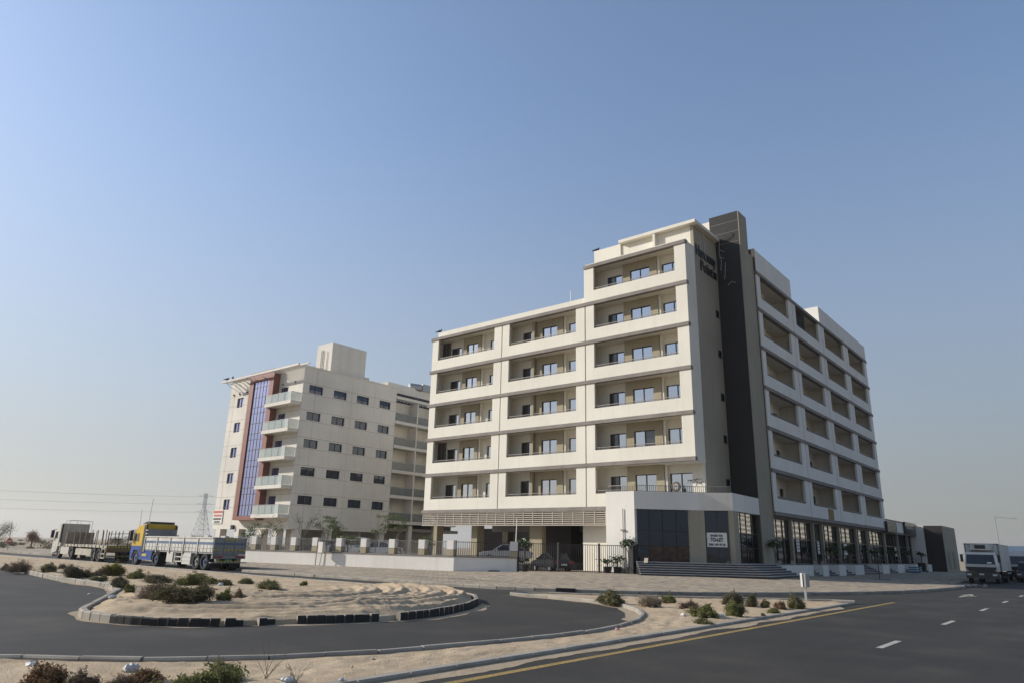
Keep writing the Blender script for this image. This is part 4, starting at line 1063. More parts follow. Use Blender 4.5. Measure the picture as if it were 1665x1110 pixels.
part('post', MB().box(-9.91, -9.82, 30.97, 31.03, .1, 1.05), M['galv'], rs)
part('panel', MB().box(-9.98, -9.90, 30.85, 31.4, .62, 1.15), M['signwhite'], rs)
part('back_panel', MB().box(-9.86, -9.78, 30.88, 31.35, .6, 1.12), M['galv'], rs)
bx_ = thing('utility_box', 'small cream box on a bent post in front of the white boundary wall', 'box', (-50.4, 36.4, .142))
part('post', MB().bar((-50.85, 36.55, .143), (-50.8, 36.55, 2.2), .035, 6).bar((-50.2, 36.5, .143), (-50.0, 36.5, 1.3), .025, 6), M['taupe'], bx_)
part('cabinet', MB().box(-50.35, -49.75, 36.3, 36.55, 1.15, 2.0), M['plaster2'], bx_)
st_ = thing('warning_stand', 'thin black post on a flat base standing alone on the pavement by the shop steps', 'post', (-14.2, 62.6, .142))
part('pole', MB().bar((-14.2, 62.6, .15), (-14.2, 62.6, 1.75), .03, 6), M['black'], st_)
part('base', MB().box(-14.9, -13.5, 62.3, 62.9, .143, .22), M['black'], st_)
pl = thing('standpipe', 'thin pipe with a small tap box standing against the white corner wall', 'pipe', (-27.3, 46.0, .142))
part('pipe', MB().bar((-27.25, 46.05, .143), (-27.25, 46.05, 4.85), .03, 6), M['taupe'], pl)
part('tap_box', MB().box(-27.45, -27.1, 45.98, 46.1, 3.28, 3.36), M['taupe'], pl)
fp = thing('flag_pole', 'thin white pole rising beside the last fence pillar before the gate', 'pole', (-34.3, 42.3, 1.2))
part('pole', MB().bar((-34.35, 42.3, .143), (-34.2, 42.3, 4.0), .04, 6), M['signwhite'], fp)
part('cap', MB().ellipsoid((-34.2, 42.3, 4.0), (.06, .06, .06), 6, 5), M['galv'], fp)
dg = thing('kerb_drain', 'black slotted gully set in the pavement kerb opposite the gate', 'drain', (-19.4, 27.5, 0))
part('slot', wallseg(MB(), (-19.75, 27.36), (-19.0, 27.8), .02, .145, -.10, -.04), M['black'], dg)
part('lid', wallseg(MB(), (-19.75, 27.36), (-19.0, 27.8), .146, .165, -.1, .25), M['chassis'], dg)
bi = thing('litter_bin', 'black wheeled bin on the pavement near the far shop steps', 'bin', (-18.4, 103.5, .142))
part('body', MB().add([(-18.75, 103.15, .25), (-18.05, 103.15, .25), (-18.05, 103.85, .25), (-18.75, 103.85, .25), (-18.85, 103.05, 1.2), (-17.95, 103.05, 1.2), (-17.95, 103.95, 1.2), (-18.85, 103.95, 1.2)], [(0,3,2,1),(4,5,6,7),(0,1,5,4),(1,2,6,5),(2,3,7,6),(3,0,4,7)]), M['carblack'], bi)
part('lid', MB().box(-18.9, -17.9, 103.0, 104.0, 1.202, 1.3), M['black'], bi)
for x in (-18.8, -18.0): part('wheel', MB().wheel((x, 103.9, .27), .12, .06, 'x', 12), M['rubber'], bi)
bc = thing('water_crate', 'low blue crate on the pavement beside the far shop steps', 'crate', (-18.3, 98.4, .142))
cr = MB(); 
for q in range(3): cr.box(-18.9, -17.7, 97.8, 97.85, .2+.24*q, .36+.24*q); cr.box(-18.9, -17.7, 98.95, 99.0, .2+.24*q, .36+.24*q); cr.box(-18.9, -18.85, 97.85, 98.95, .2+.24*q, .36+.24*q); cr.box(-17.75, -17.7, 97.85, 98.95, .2+.24*q, .36+.24*q)
part('side', cr, M['skyblue'], bc); part('floor', MB().box(-18.85, -17.75, 97.85, 98.95, .15, .19), M['skyblue'], bc)
# terrace things
td = thing('round_ornament', 'round dark disc with a petal pattern standing on the corner terrace', 'ornament', (-24.6, 49.4, 5.35))
part('disc', MB().wheel((-24.55, 49.4, 6.6), .38, .08, 'y', 24).bar((-24.55, 49.4, 5.35), (-24.55, 49.4, 6.3), .04, 6), M['brownrail'], td)
pe_ = MB()
for q in range(8):
    a = q*math.pi/4; pe_.ellipsoid((-24.55+.18*math.cos(a), 49.35, 6.6+.18*math.sin(a)), (.07, .03, .07), 8, 6)
part('petal', pe_, M['louvre'], td)
wa = thing('branch_wall_art', 'black branching line drawing on the terrace wall', 'wall art', (-23.8, 51.39, 7.2))
wb = MB()
for a, b in (((-24.55, 7.25), (-23.3, 7.3)), ((-24.0, 7.28), (-23.6, 6.95)), ((-23.6, 6.95), (-23.25, 7.1)), ((-24.3, 7.26), (-24.0, 7.0)), ((-23.75, 7.05), (-23.85, 6.8)), ((-23.5, 7.0), (-23.3, 6.8)), ((-24.45, 7.25), (-24.55, 7.05))):
    wb.bar((a[0], BACK-.01, a[1]), (b[0], BACK-.01, b[1]), .025, 4, .012)
part('branch', wb, M['frame'], wa); part('twig', MB().bar((-23.9, BACK-.01, 7.27), (-23.6, BACK-.01, 7.4), .02, 4, .01), M['frame'], wa)
cl = thing('gas_bottle', 'dark gas bottle standing on the corner terrace between the doors', 'bottle', (-24.0, 49.6, 5.35))
part('body', MB().bar((-24.0, 49.6, 5.35), (-24.0, 49.6, 6.45), .17, 14), M['carblack'], cl)
part('valve', MB().bar((-24.0, 49.6, 6.45), (-24.0, 49.6, 6.7), .06, 8), M['galv'], cl)
fw_ = thing('string_light_frame', 'loose strands of broken light strips dangling off the roof edge beside the fin wall', 'light strip', (-22.9, 55.5, 28.5))
fs = MB(); 
for pts_ in ([(-23.0, 53.6, 28.7), (-23.02, 53.65, 27.6), (-23.0, 53.6, 26.9), (-23.0, 53.8, 26.2)], [(-22.7, 56.2, 28.6), (-22.8, 56.28, 27.6), (-22.6, 56.2, 26.8), (-22.75, 56.25, 25.9)], [(-22.75, 56.2, 27.9), (-22.3, 56.25, 27.6)], [(-22.8, 56.2, 27.2), (-22.35, 56.25, 27.0)], [(-22.3, 56.28, 26.6), (-22.35, 56.27, 25.7), (-22.45, 56.25, 25.0)], [(-22.2, 56.28, 24.4), (-21.8, 56.27, 24.7), (-21.5, 56.3, 24.5)]):
    for a, b in zip(pts_, pts_[1:]): fs.bar(a, b, .014, 4)
part('strip', fs, M['signwhite'], fw_)
part('bracket', MB().bar((-22.7, 56.25, 28.55), (-21.6, 56.25, 29.0), .03, 4).bar((-21.6, 56.25, 29.0), (-21.6, 56.25, 29.3), .03, 4).bar((-22.8, 56.2, 28.5), (-22.8, 56.2, 27.9), .05, 4), M['black'], fw_)
ae = thing('roof_aerial', 'thin pale aerial on the lower roof of the cream apartment building', 'aerial', (-36, 52, 23))
part('mast', MB().bar((-36, 52, 22.9), (-36, 52, 25.6), .05, 6), M['galv'], ae); part('clamp', MB().box(-36.1, -35.9, 51.9, 52.1, 23.3, 23.5), M['galv'], ae)
def pigeon(x, y, z, label, rz=0.):
    b = MB(); b.ellipsoid((0, 0, .17), (.17, .09, .10), 10, 7); b.ellipsoid((.14, 0, .29), (.06, .055, .065), 8, 6)
    b.bar((.18, 0, .29), (.25, 0, .28), .018, 5, .004); b.bar((-.12, 0, .16), (-.34, 0, .10), .06, 4, .035); b.bar((.1, 0, .2), (.14, 0, .28), .06, 6, .045)
    b.bar((.02, .04, .1), (.03, .04, 0), .012, 4); b.bar((.02, -.04, .1), (.03, -.04, 0), .012, 4)
    o = link('pigeon', b.mesh('pigeon', M['birdgrey']), None, (x, y, z), rz); o['label'] = label; o['category'] = 'bird'; o['group'] = 'birds perched on the roofs'
    o.scale = (1.3, 1.3, 1.3)
pigeon(-52.0, 50.4, 23.78, 'dark bird perched on the lower left end of the cream building roof', .6)
pigeon(-32.95, 51.9, 28.8, 'dark bird perched on the upper parapet corner of the cream building', .5)
pigeon(-84.9, YL-1.55, 21.78, 'left one of two dark birds on the left end of the neighbour building pergola', .9)
pigeon(-83.5, YL-1.55, 21.78, 'right one of two dark birds on the left end of the neighbour building pergola', 2.4)
# ------------------------------------------------------------------ vehicles
def wheel_parts(root, pts, r, w, axis='y', hub='rim', dual=0.):
    t = MB().wheel((0, 0, 0), r, w, axis, 22); tm = t.mesh('wheel', M['rubber'])
    c = MB(); k = 16
    for sgn_ in (-1, 1):
        for q, (rr, dd) in enumerate(((r*.62, w*.30), (r*.30, w*.22))):
            a = (0, sgn_*dd-.01, 0) if axis == 'y' else (sgn_*dd-.01, 0, 0); b = (0, sgn_*dd+.01, 0) if axis == 'y' else (sgn_*dd+.01, 0, 0)
            c.bar(a, b, rr, k)
        a = (0, sgn_*w*.15, 0) if axis == 'y' else (sgn_*w*.15, 0, 0); b = (0, sgn_*w*.48, 0) if axis == 'y' else (sgn_*w*.48, 0, 0); c.bar(a, b, r*.17, 10)
    cm = c.mesh('rim', M[hub])
    for p in pts: o = link('wheel', tm, root, p); link('rim', cm, o)
def P(name, mb, m, root): return part(name, mb, m, root, True)
def cabin(root, W_, prof_lo, prof_hi, mlo, mhi):
    P('cab_lower', MB().sideprism(prof_lo, 0, W_), M[mlo], root); P('cab_upper', MB().sideprism(prof_hi, .02, W_-.02), M[mhi], root)
t2 = thing('dump_truck', 'blue and yellow articulated truck with a white blue striped dropside trailer parked at the kerb', 'truck', (-57.7, 24.6, 0), 'trucks parked along the side road', 1e-9)
Wd = 2.35
cabin(t2, Wd, [(.05, .45), (.0, .8), (.02, 1.38), (2.0, 1.38), (2.0, .75), (1.5, .72), (1.25, 1.08), (.55, 1.08), (.35, .72), (.3, .45)], [(.02, 1.382), (.12, 1.7), (.42, 2.5), (.75, 2.82), (2.0, 2.98), (2.0, 1.382)], 'blue', 'yellow')
P('side_window', MB().sideprism([(.42, 1.72), (.55, 2.25), (1.05, 2.3), (1.15, 1.72)], -.002, .018), M['glassd'], t2)
P('side_deflector', MB().box(1.75, 2.12, -.01, .10, .9, 2.9).box(1.75, 2.12, Wd-.10, Wd+.01, .9, 2.9), M['black'], t2)
P('roof_deflector', MB().sideprism([(.7, 2.99), (1.3, 3.16), (1.95, 3.16), (1.95, 2.99)], .3, Wd-.2), M['carblack'], t2)
P('beacon', MB().bar((1.7, Wd*.75, 2.97), (1.7, Wd*.75, 3.14), .08, 8), M['hazard'], t2)
for y in (-.25, Wd+.02): P('mirror', MB().box(.0, .16, y, y+.22, 1.75, 2.5).bar((.1, y+.1, 2.5), (.4, .1 if y < 0 else Wd-.1, 2.55), .025, 4), M['black'], t2)
P('aerial', MB().bar((1.0, .6, 2.9), (1.1, .6, 4.9), .014, 4).bar((.6, .15, 2.6), (.6, .1, 4.0), .012, 4), M['frame'], t2)
P('skirt', MB().box(1.5, 3.55, .02, .3, .42, 1.02).box(1.5, 3.7, .0, .32, 1.021, 1.08), M['blue'], t2)
P('skirt_label', MB().box(2.0, 2.7, .008, .019, .68, .84), M['hazard'], t2)
P('chassis', MB().box(1.0, 5.6, .75, 1.6, .6, .92).box(5.6, 12.1, .6, 1.75, .68, 1.02), M['chassis'], t2)
wheel_parts(t2, [(.92, .18, .53), (.92, Wd-.18, .53)], .53, .30, 'y', 'bluerim')
wheel_parts(t2, [(4.2, .26, .53), (4.2, Wd-.26, .53), (11.2, .26, .53), (11.2, Wd-.26, .53)], .53, .48, 'y', 'bluerim')
wheel_parts(t2, [(10.1, .26, .53), (10.1, Wd-.26, .53)], .53, .48, 'y', 'rim')
P('fender', MB().sideprism([(3.55, .9), (3.75, 1.12), (4.65, 1.12), (4.85, .9), (4.78, .9), (4.6, 1.07), (3.8, 1.07), (3.62, .9)], 0, .5), M['black'], t2)
P('toolbox', MB().box(5.9, 6.8, .02, .5, .38, 1.06), M['dirtywhite'], t2)
lad = MB().box(7.0, 7.08, .05, .15, .42, 1.06).box(7.95, 8.03, .05, .15, .42, 1.06)
for z in (.42, .72, 1.0): lad.box(7.08, 7.95, .06, .14, z, z+.07)
P('ladder', lad, M['dirtywhite'], t2)
P('toolbox', MB().box(8.2, 9.35, .02, .5, .30, 1.04), M['dirtywhite'], t2)
for z in (.5, .75): P('toolbox_seam', MB().box(8.2, 9.35, .012, .018, z, z+.02), M['taupe'], t2)
P('trailer_floor', MB().box(2.25, 12.15, .03, Wd-.03, 1.03, 1.14), M['greypanel'], t2)
for i in range(5):
    x0 = 2.25+i*1.98; x1 = x0+1.96
    for y0, y1, ys in ((0, .06, -.012), (Wd-.06, Wd, Wd+.001)):
        o = P('side_board', MB().box(x0, x1, y0, y1, 1.145, 2.10), M['dirtywhite'], t2)
        P('stripe', MB().box(x0, x1, ys, ys+.011, 1.62, 1.78), M['bluestripe'], t2)
        rb = MB(); 
        for q in range(4): rb.box(x0+.25+.48*q, x0+.30+.48*q, ys-.01, ys+.009, 1.15, 1.60)
        rb.box(x0, x1, ys-.03, ys+.009, 2.02, 2.10).box(x0, x1, ys-.02, ys+.009, 1.40, 1.43)
        P('board_rib', rb, M['dirtywhite'], t2)
        P('side_post', MB().box(x0-.03, x0+.05, ys-.04, ys+.05, .98, 2.12), M['dirtywhite'], t2)
P('headboard', MB().box(2.16, 2.24, .15, Wd-.05, 1.1, 2.62), M['greypanel'], t2)
hb = MB()
for q in range(5): hb.box(2.1, 2.28, .0, .15, 1.5+q*.24, 1.62+q*.24)
P('headboard_bracket', hb, M['dirtywhite'], t2)
P('tailgate', MB().box(12.15, 12.22, .02, Wd-.02, 1.0, 2.09), M['greypanel'], t2)
P('tail_stripe', MB().box(12.221, 12.23, .02, Wd-.02, 1.62, 1.76), M['bluestripe'], t2)
tp = MB()
for y in (.0, .75, 1.5, 2.27): tp.box(12.23, 12.27, y, y+.06, 1.0, 2.09)
P('tail_post', tp, M['greypanel'], t2)
hz = MB()
for z, ys in ((1.93, (.75, 1.0, 1.25, 1.5)), (1.24, (.05, .3, .75, 1.0, 1.25, 1.5, 1.85, 2.1)), (.52, (.3, .55, .8, 1.05, 1.3, 1.55, 1.8))):
    for y in ys: hz.box(12.275, 12.285, y, y+.17, z, z+.09)
P('hazard_tape', hz, M['hazard'], t2)
P('rear_beam', MB().box(12.1, 12.28, .0, Wd, .74, .98), M['greypanel'], t2)
for y in (.12, Wd-.72): P('tail_light', MB().box(12.281, 12.3, y, y+.6, .8, .92), M['redlight'], t2)
P('bumper', MB().box(12.0, 12.26, -.05, Wd+.15, .46, .52).box(12.0, 12.24, .3, .55, .52, .74).box(12.0, 12.24, 1.75, 2.0, .52, .74), M['greypanel'], t2)
P('plate', MB().box(12.27, 12.28, .9, 1.4, .58, .70), plain('green plate', (.10, .28, .20), .5), t2)
P('mudflap', MB().box(11.8, 11.83, .05, .75, .12, .75).box(11.8, 11.83, 1.6, 2.3, .12, .75), M['rubber'], t2)
t1 = thing('flatbed_truck', 'dusty white articulated truck with an empty stake flatbed trailer, front one of the two', 'truck', (-77.9, 25.95, 0), 'trucks parked along the side road', math.radians(-5))
M['creamcab'] = grained('dusty cab paint', (.47, .445, .375), .6, .09, .9, 6, .35)
cabin(t1, 2.35, [(.05, .45), (0, .8), (.03, 1.4), (2.7, 1.4), (2.7, .75), (1.5+1.4, .72), (2.65, 1.1), (1.9, 1.1), (1.7, .6), (.3, .45)], [(.03, 1.402), (.2, 1.8), (.5, 2.6), (.85, 2.95), (2.2, 3.12), (2.2, 1.402)], 'creamcab', 'creamcab')
P('side_window', MB().sideprism([(.5, 1.75), (.65, 2.35), (1.2, 2.4), (1.3, 1.75)], -.002, .018), M['glassd'], t1)
P('side_deflector', MB().box(1.95, 2.3, .0, .12, 1.2, 3.05), M['black'], t1)
for y in (-.3, 2.37): P('mirror', MB().box(.05, .25, y, y+.25, 1.8, 2.5).bar((.15, y+.1, 2.5), (.45, .1 if y < 0 else 2.25, 2.6), .03, 4), M['black'], t1)
rr = MB()
for y in (.3, 1.2, 2.2): rr.bar((2.2, y, 3.1), (2.2, y, 3.4), .02, 4).bar((2.2, y, 3.4), (3.3, y, 3.4), .02, 4).bar((3.3, y, 3.4), (3.3, y, 1.4), .02, 4)
rr.bar((2.2, .3, 3.4), (2.2, 2.2, 3.4), .02, 4).bar((3.3, .3, 3.4), (3.3, 2.2, 3.4), .02, 4)
P('roof_rack', rr, M['galv'], t1)
P('step_tank', MB().box(3.0, 5.6, .02, .6, .42, 1.05), M['creamcab'], t1)
P('chassis', MB().box(1.0, 8.0, .75, 1.6, .6, .95).box(7.0, 15.8, .6, 1.75, .75, 1.1), M['rust'], t1)
wheel_parts(t1, [(2.3, .2, .55), (2.3, 2.15, .55)], .55, .30, 'y', 'rim')
wheel_parts(t1, [(6.4, .26, .55), (6.4, 2.09, .55), (12.75, .26, .55), (12.75, 2.09, .55), (14.05, .26, .55), (14.05, 2.09, .55)], .55, .46, 'y', 'rim')
P('deck', MB().box(3.9, 15.9, 0, 2.4, 1.12, 1.30), M['dustycream'], t1)
P('headboard', MB().box(3.9, 3.98, .05, 2.35, 1.301, 2.35), M['wood'], t1)
dp = MB()
for q in range(12): dp.box(4.05+q, 4.2+q, -.05, -.001, 1.10, 1.33)
P('deck_pocket', dp, M['dustycream'], t1)
sk = MB().bar((0, 0, 0), (0, 0, 1.25), .04, 4).mesh('stake', M['wood'])
for i, x in enumerate((4.4, 6.8, 8.6, 9.9, 11.6, 13.3, 14.6, 15.6)):
    for y in (.0, 2.36):
        o = link('stake', sk, t1, (x+rnd.uniform(-.1, .1), y, 1.28)); o.rotation_euler = (rnd.uniform(-.04, .04), rnd.uniform(-.05, .12), 0)
P('side_box', MB().box(7.6, 12.0, .05, .5, .45, .98), M['dustycream'], t1)
P('rear_step', MB().box(14.75, 15.7, .0, .12, 1.0, 1.1).box(14.75, 15.7, 0, .12, .62, .7).box(14.75, 15.7, .0, .12, .3, .38).box(14.75, 14.83, 0, .12, .38, 1.0).box(15.62, 15.7, 0, .12, .38, 1.0), M['dustycream'], t1)
P('rear_frame', MB().box(15.9, 16.0, 0, 2.4, .85, 1.32).box(15.9, 15.98, .1, 2.3, .45, .55), M['olivegreen'], t1)
hz = MB()
for q in range(9): hz.box(16.001, 16.01, .1+.25*q, .22+.25*q, 1.15, 1.25)
P('hazard_tape', hz, M['hazard'], t1)
gt_ = MB()
for y in (.05, .8, 1.55, 2.3): gt_.bar((15.85, y, 1.3), (15.85, y, 2.4), .045, 4)
gt_.bar((15.85, .05, 2.2), (15.85, 2.3, 2.3), .03, 4).bar((15.85, .05, 1.8), (15.85, 2.3, 1.8), .03, 4)
P('rear_rack', gt_, M['rust'], t1)
for y in (.2, 1.8): P('tail_light', MB().box(16.002, 16.02, y, y+.35, .92, 1.02), M['redlight'], t1)
# right-hand refrigerated truck facing us
t3 = thing('refrigerated_truck', 'white refrigerated box truck facing the camera, parked at the far right kerb', 'truck', (-9.35, 70, 0), 'trucks parked on the main road', 1e-9)
def front_cab(t, w, paint, ztop=2.42):
    P('cab', MB().add([(0, .12, .95), (w, .12, .95), (w, 1.7, .95), (0, 1.7, .95), (.0, .0, 1.45), (w, .0, 1.45), (w, 1.7, 1.45), (0, 1.7, 1.45), (.1, .30, ztop), (w-.1, .30, ztop), (w-.1, 1.7, ztop), (.1, 1.7, ztop)],
        [(0, 1, 5, 4), (1, 2, 6, 5), (2, 3, 7, 6), (3, 0, 4, 7), (4, 5, 9, 8), (5, 6, 10, 9), (6, 7, 11, 10), (7, 4, 8, 11), (8, 9, 10, 11), (3, 2, 1, 0)]), M[paint], t)
    P('windscreen', MB().add([(.1, -.012, 1.5), (w-.1, -.012, 1.5), (w-.17, .3*.8/(ztop-1.45)-.03, 2.25), (.17, .3*.8/(ztop-1.45)-.03, 2.25), (.1, .06, 1.5), (w-.1, .06, 1.5), (w-.17, .31, 2.25), (.17, .31, 2.25)], [(0, 1, 2, 3), (7, 6, 5, 4), (0, 4, 5, 1), (1, 5, 6, 2), (2, 6, 7, 3), (3, 7, 4, 0)]), M['windscreen'], t)
    P('grille', MB().add([(.22, -.03, .92), (w-.22, -.03, .92), (w-.05, -.03, 1.28), (.05, -.03, 1.28), (.22, .1, .92), (w-.22, .1, .92), (w-.05, .1, 1.28), (.05, .1, 1.28)], [(0, 1, 2, 3), (0, 4, 5, 1), (1, 5, 6, 2), (2, 6, 7, 3), (3, 7, 4, 0)]), M['black'], t)
    P('bumper', MB().box(.0, w, -.06, .5, .38, .90), M['carblack'], t)
    for x in (.08, w-.38): P('headlight', MB().box(x, x+.30, -.075, -.061, .62, .76), M['headlight'], t)
    P('plate', MB().box(w/2-.18, w/2+.14, -.075, -.061, .66, .78), M['plate'], t)
    for x in (-.28, w+.08): P('mirror', MB().box(x, x+.2, .12, .22, 1.65, 2.25).bar((x+.1, .2, 2.2), (.1 if x < 0 else w-.1, .4, 2.3), .02, 4), M['black'], t)
    P('wiper', MB().bar((.3, .02, 1.53), (.9, .06, 1.62), .012, 4).bar((1.2, .02, 1.53), (1.7, .06, 1.62), .012, 4), M['black'], t)
    P('chassis', MB().box(.6, w-.6, .4, 9, .6, .95), M['chassis'], t)
    wheel_parts(t, [(.18, .95, .45), (w-.18, .95, .45)], .45, .26, 'x')
    wheel_parts(t, [(.25, 6.6, .45), (w-.25, 6.6, .45)], .45, .44, 'x')
front_cab(t3, 2.2, 'wpaint')
P('windscreen_paper', MB().add([(1.55, -.004, 1.56), (1.85, -.004, 1.56), (1.85, .03, 1.68), (1.55, .03, 1.68)], [(0, 1, 2, 3)]), M['signwhite'], t3)
P('cargo_box', MB().box(-.1, 2.3, 1.85, 9.2, .98, 3.12), M['dirtywhite'], t3)
P('box_corner', MB().box(-.12, .0, 1.82, 1.92, .97, 3.14).box(2.2, 2.32, 1.82, 1.92, .97, 3.14).box(-.12, 2.32, 1.82, 1.92, 3.06, 3.145), M['greypanel'], t3)
P('cooling_unit', MB().add([(.35, 1.25, 2.62), (1.85, 1.25, 2.62), (1.75, 1.3, 3.08), (.4, 1.3, 3.08), (.25, 1.82, 2.55), (1.95, 1.82, 2.55), (1.95, 1.82, 3.1), (.25, 1.82, 3.1)], [(0, 1, 2, 3), (0, 4, 5, 1), (1, 5, 6, 2), (2, 6, 7, 3), (3, 7, 4, 0)]), M['dirtywhite'], t3)
P('unit_grille', MB().box(.7, 1.45, 1.24, 1.27, 2.72, 3.02), M['frame'], t3)
P('side_guard', MB().box(2.1, 2.2, 2.6, 5.6, .45, .55).box(2.1, 2.2, 2.6, 5.6, .7, .8), M['chassis'], t3)
t4 = thing('box_truck', 'white truck partly cut off by the right edge, behind the refrigerated truck', 'truck', (-7.9, 84, 0), 'trucks parked on the main road', 1e-9)
front_cab(t4, 2.3, 'wpaint', 2.7)
P('roof_fairing', MB().add([(.1, .3, 2.702), (2.2, .3, 2.702), (2.2, 1.7, 2.702), (.1, 1.7, 2.702), (.3, 1.0, 3.15), (2.0, 1.0, 3.15), (2.2, 1.7, 3.2), (.1, 1.7, 3.2)], [(0, 1, 5, 4), (1, 2, 6, 5), (2, 3, 7, 6), (3, 0, 4, 7), (4, 5, 6, 7)]), M['wpaint'], t4)
P('cargo_box', MB().box(0, 2.3, 1.9, 10, 1.0, 3.2), M['wpaint'], t4)
def car(label, paint, loc, rz, kind='sedan', group=None):
    t = thing('parked_car', label, 'car', loc, group, rz or 1e-9); W_ = 1.72; L = 4.4
    if kind == 'sedan':
        body = [(0, .35), (.02, .62), (.25, .82), (1.35, .93), (3.6, .96), (4.3, .92), (4.4, .62), (4.38, .35)]; gl = [(1.15, .93), (1.85, 1.38), (3.05, 1.40), (3.85, .96)]; roof = [(1.83, 1.375), (2.3, 1.43), (2.8, 1.43), (3.08, 1.395)]
    else:
        body = [(0, .4), (.02, .8), (.2, 1.0), (1.2, 1.1), (4.3, 1.12), (4.4, .8), (4.38, .4)]; gl = [(1.05, 1.1), (1.6, 1.68), (4.05, 1.70), (4.3, 1.12)]; roof = [(1.58, 1.675), (1.9, 1.76), (3.8, 1.78), (4.08, 1.69)]
    o = P('body', MB().sideprism(body, 0, W_), M[paint], t)
    bm = bmesh.new(); bm.from_mesh(o.data); bmesh.ops.bevel(bm, geom=list(bm.edges), offset=.07, segments=2, affect='EDGES'); bm.to_mesh(o.data); bm.free(); smooth(o)
    def cabin_mesh(pr, ins, top):
        n = len(pr); vs = [(x, .06+ins*(1 if i in (1, 2) else 0), z) for i, (x, z) in enumerate(pr)]+[(x, W_-.06-ins*(1 if i in (1, 2) else 0), z) for i, (x, z) in enumerate(pr)]
        return MB().add(vs, [tuple(range(n)), tuple(range(2*n-1, n-1, -1))]+[(i, n+i, n+(i+1) % n, (i+1) % n) for i in range(n)])
    P('windows', cabin_mesh(gl, .16, 0), M['windscreen'], t)
    P('roof', MB().sideprism(roof, .2, W_-.2), M[paint], t)
    pl_ = MB(); 
    for y in (.14, W_-.14): 
        for i in (0, 2): pl_.bar((gl[i][0], .07 if y < 1 else W_-.07, gl[i][1]), (gl[i+1][0], .22 if y < 1 else W_-.22, gl[i+1][1]), .04, 4)
        mx = (gl[1][0]+gl[2][0])/2; pl_.bar((mx, .06 if y < 1 else W_-.06, gl[0][1]), (mx, .21 if y < 1 else W_-.21, gl[1][1]), .035, 4)
    P('pillars', pl_, M[paint], t)
    wheel_parts(t, [(.85, .1, .32), (.85, W_-.1, .32), (3.5, .1, .32), (3.5, W_-.1, .32)], .32, .2)
    for y in (.08, W_-.4): 
        P('headlight', MB().box(-.012, .03, y, y+.32, .62, .74), M['headlight'], t); P('tail_light', MB().box(4.37, 4.415, y, y+.32, .66, .84), M['redlight'], t)
    P('plate', MB().box(4.40, 4.416, W_/2-.25, W_/2+.25, .55, .67), M['plate'], t)
    for y in (-.12, W_+.0): P('mirror', MB().box(1.35, 1.5, y, y+.12, .92, 1.05), M[paint], t)
    return t
G_ = 'cars parked inside the boundary fence'
car('black low sedan parked behind the fence just left of the white van-like car', 'carblack', (-58.6, 40.2, .725), .25, 'sedan', G_)
car('white sport utility car parked behind the fence', 'wpaint', (-55.6, 40.6, .725), .9, 'suv', G_)
car('white sedan parked behind the fence right of the white sport utility car', 'wpaint', (-52.2, 41.2, .725), .55, 'sedan', G_)
car('silver sedan parked under the cream building behind the last fence panel', 'silver', (-40.2, 44.9, .725), .75, 'sedan', G_)
car('dark car nosing out under the cream building just behind the gate', 'carblack', (-36.2, 46.6, .145), -.5, 'sedan', G_)
car('grey sport utility car seen through the gate at the back of the parking level', 'silver', (-41.2, 64.0, .145), 1.2, 'suv', G_)
car('dark car parked in front of the second white truck at the right edge', 'carblack', (-5.0, 78.5, 0), math.pi/2, 'suv')
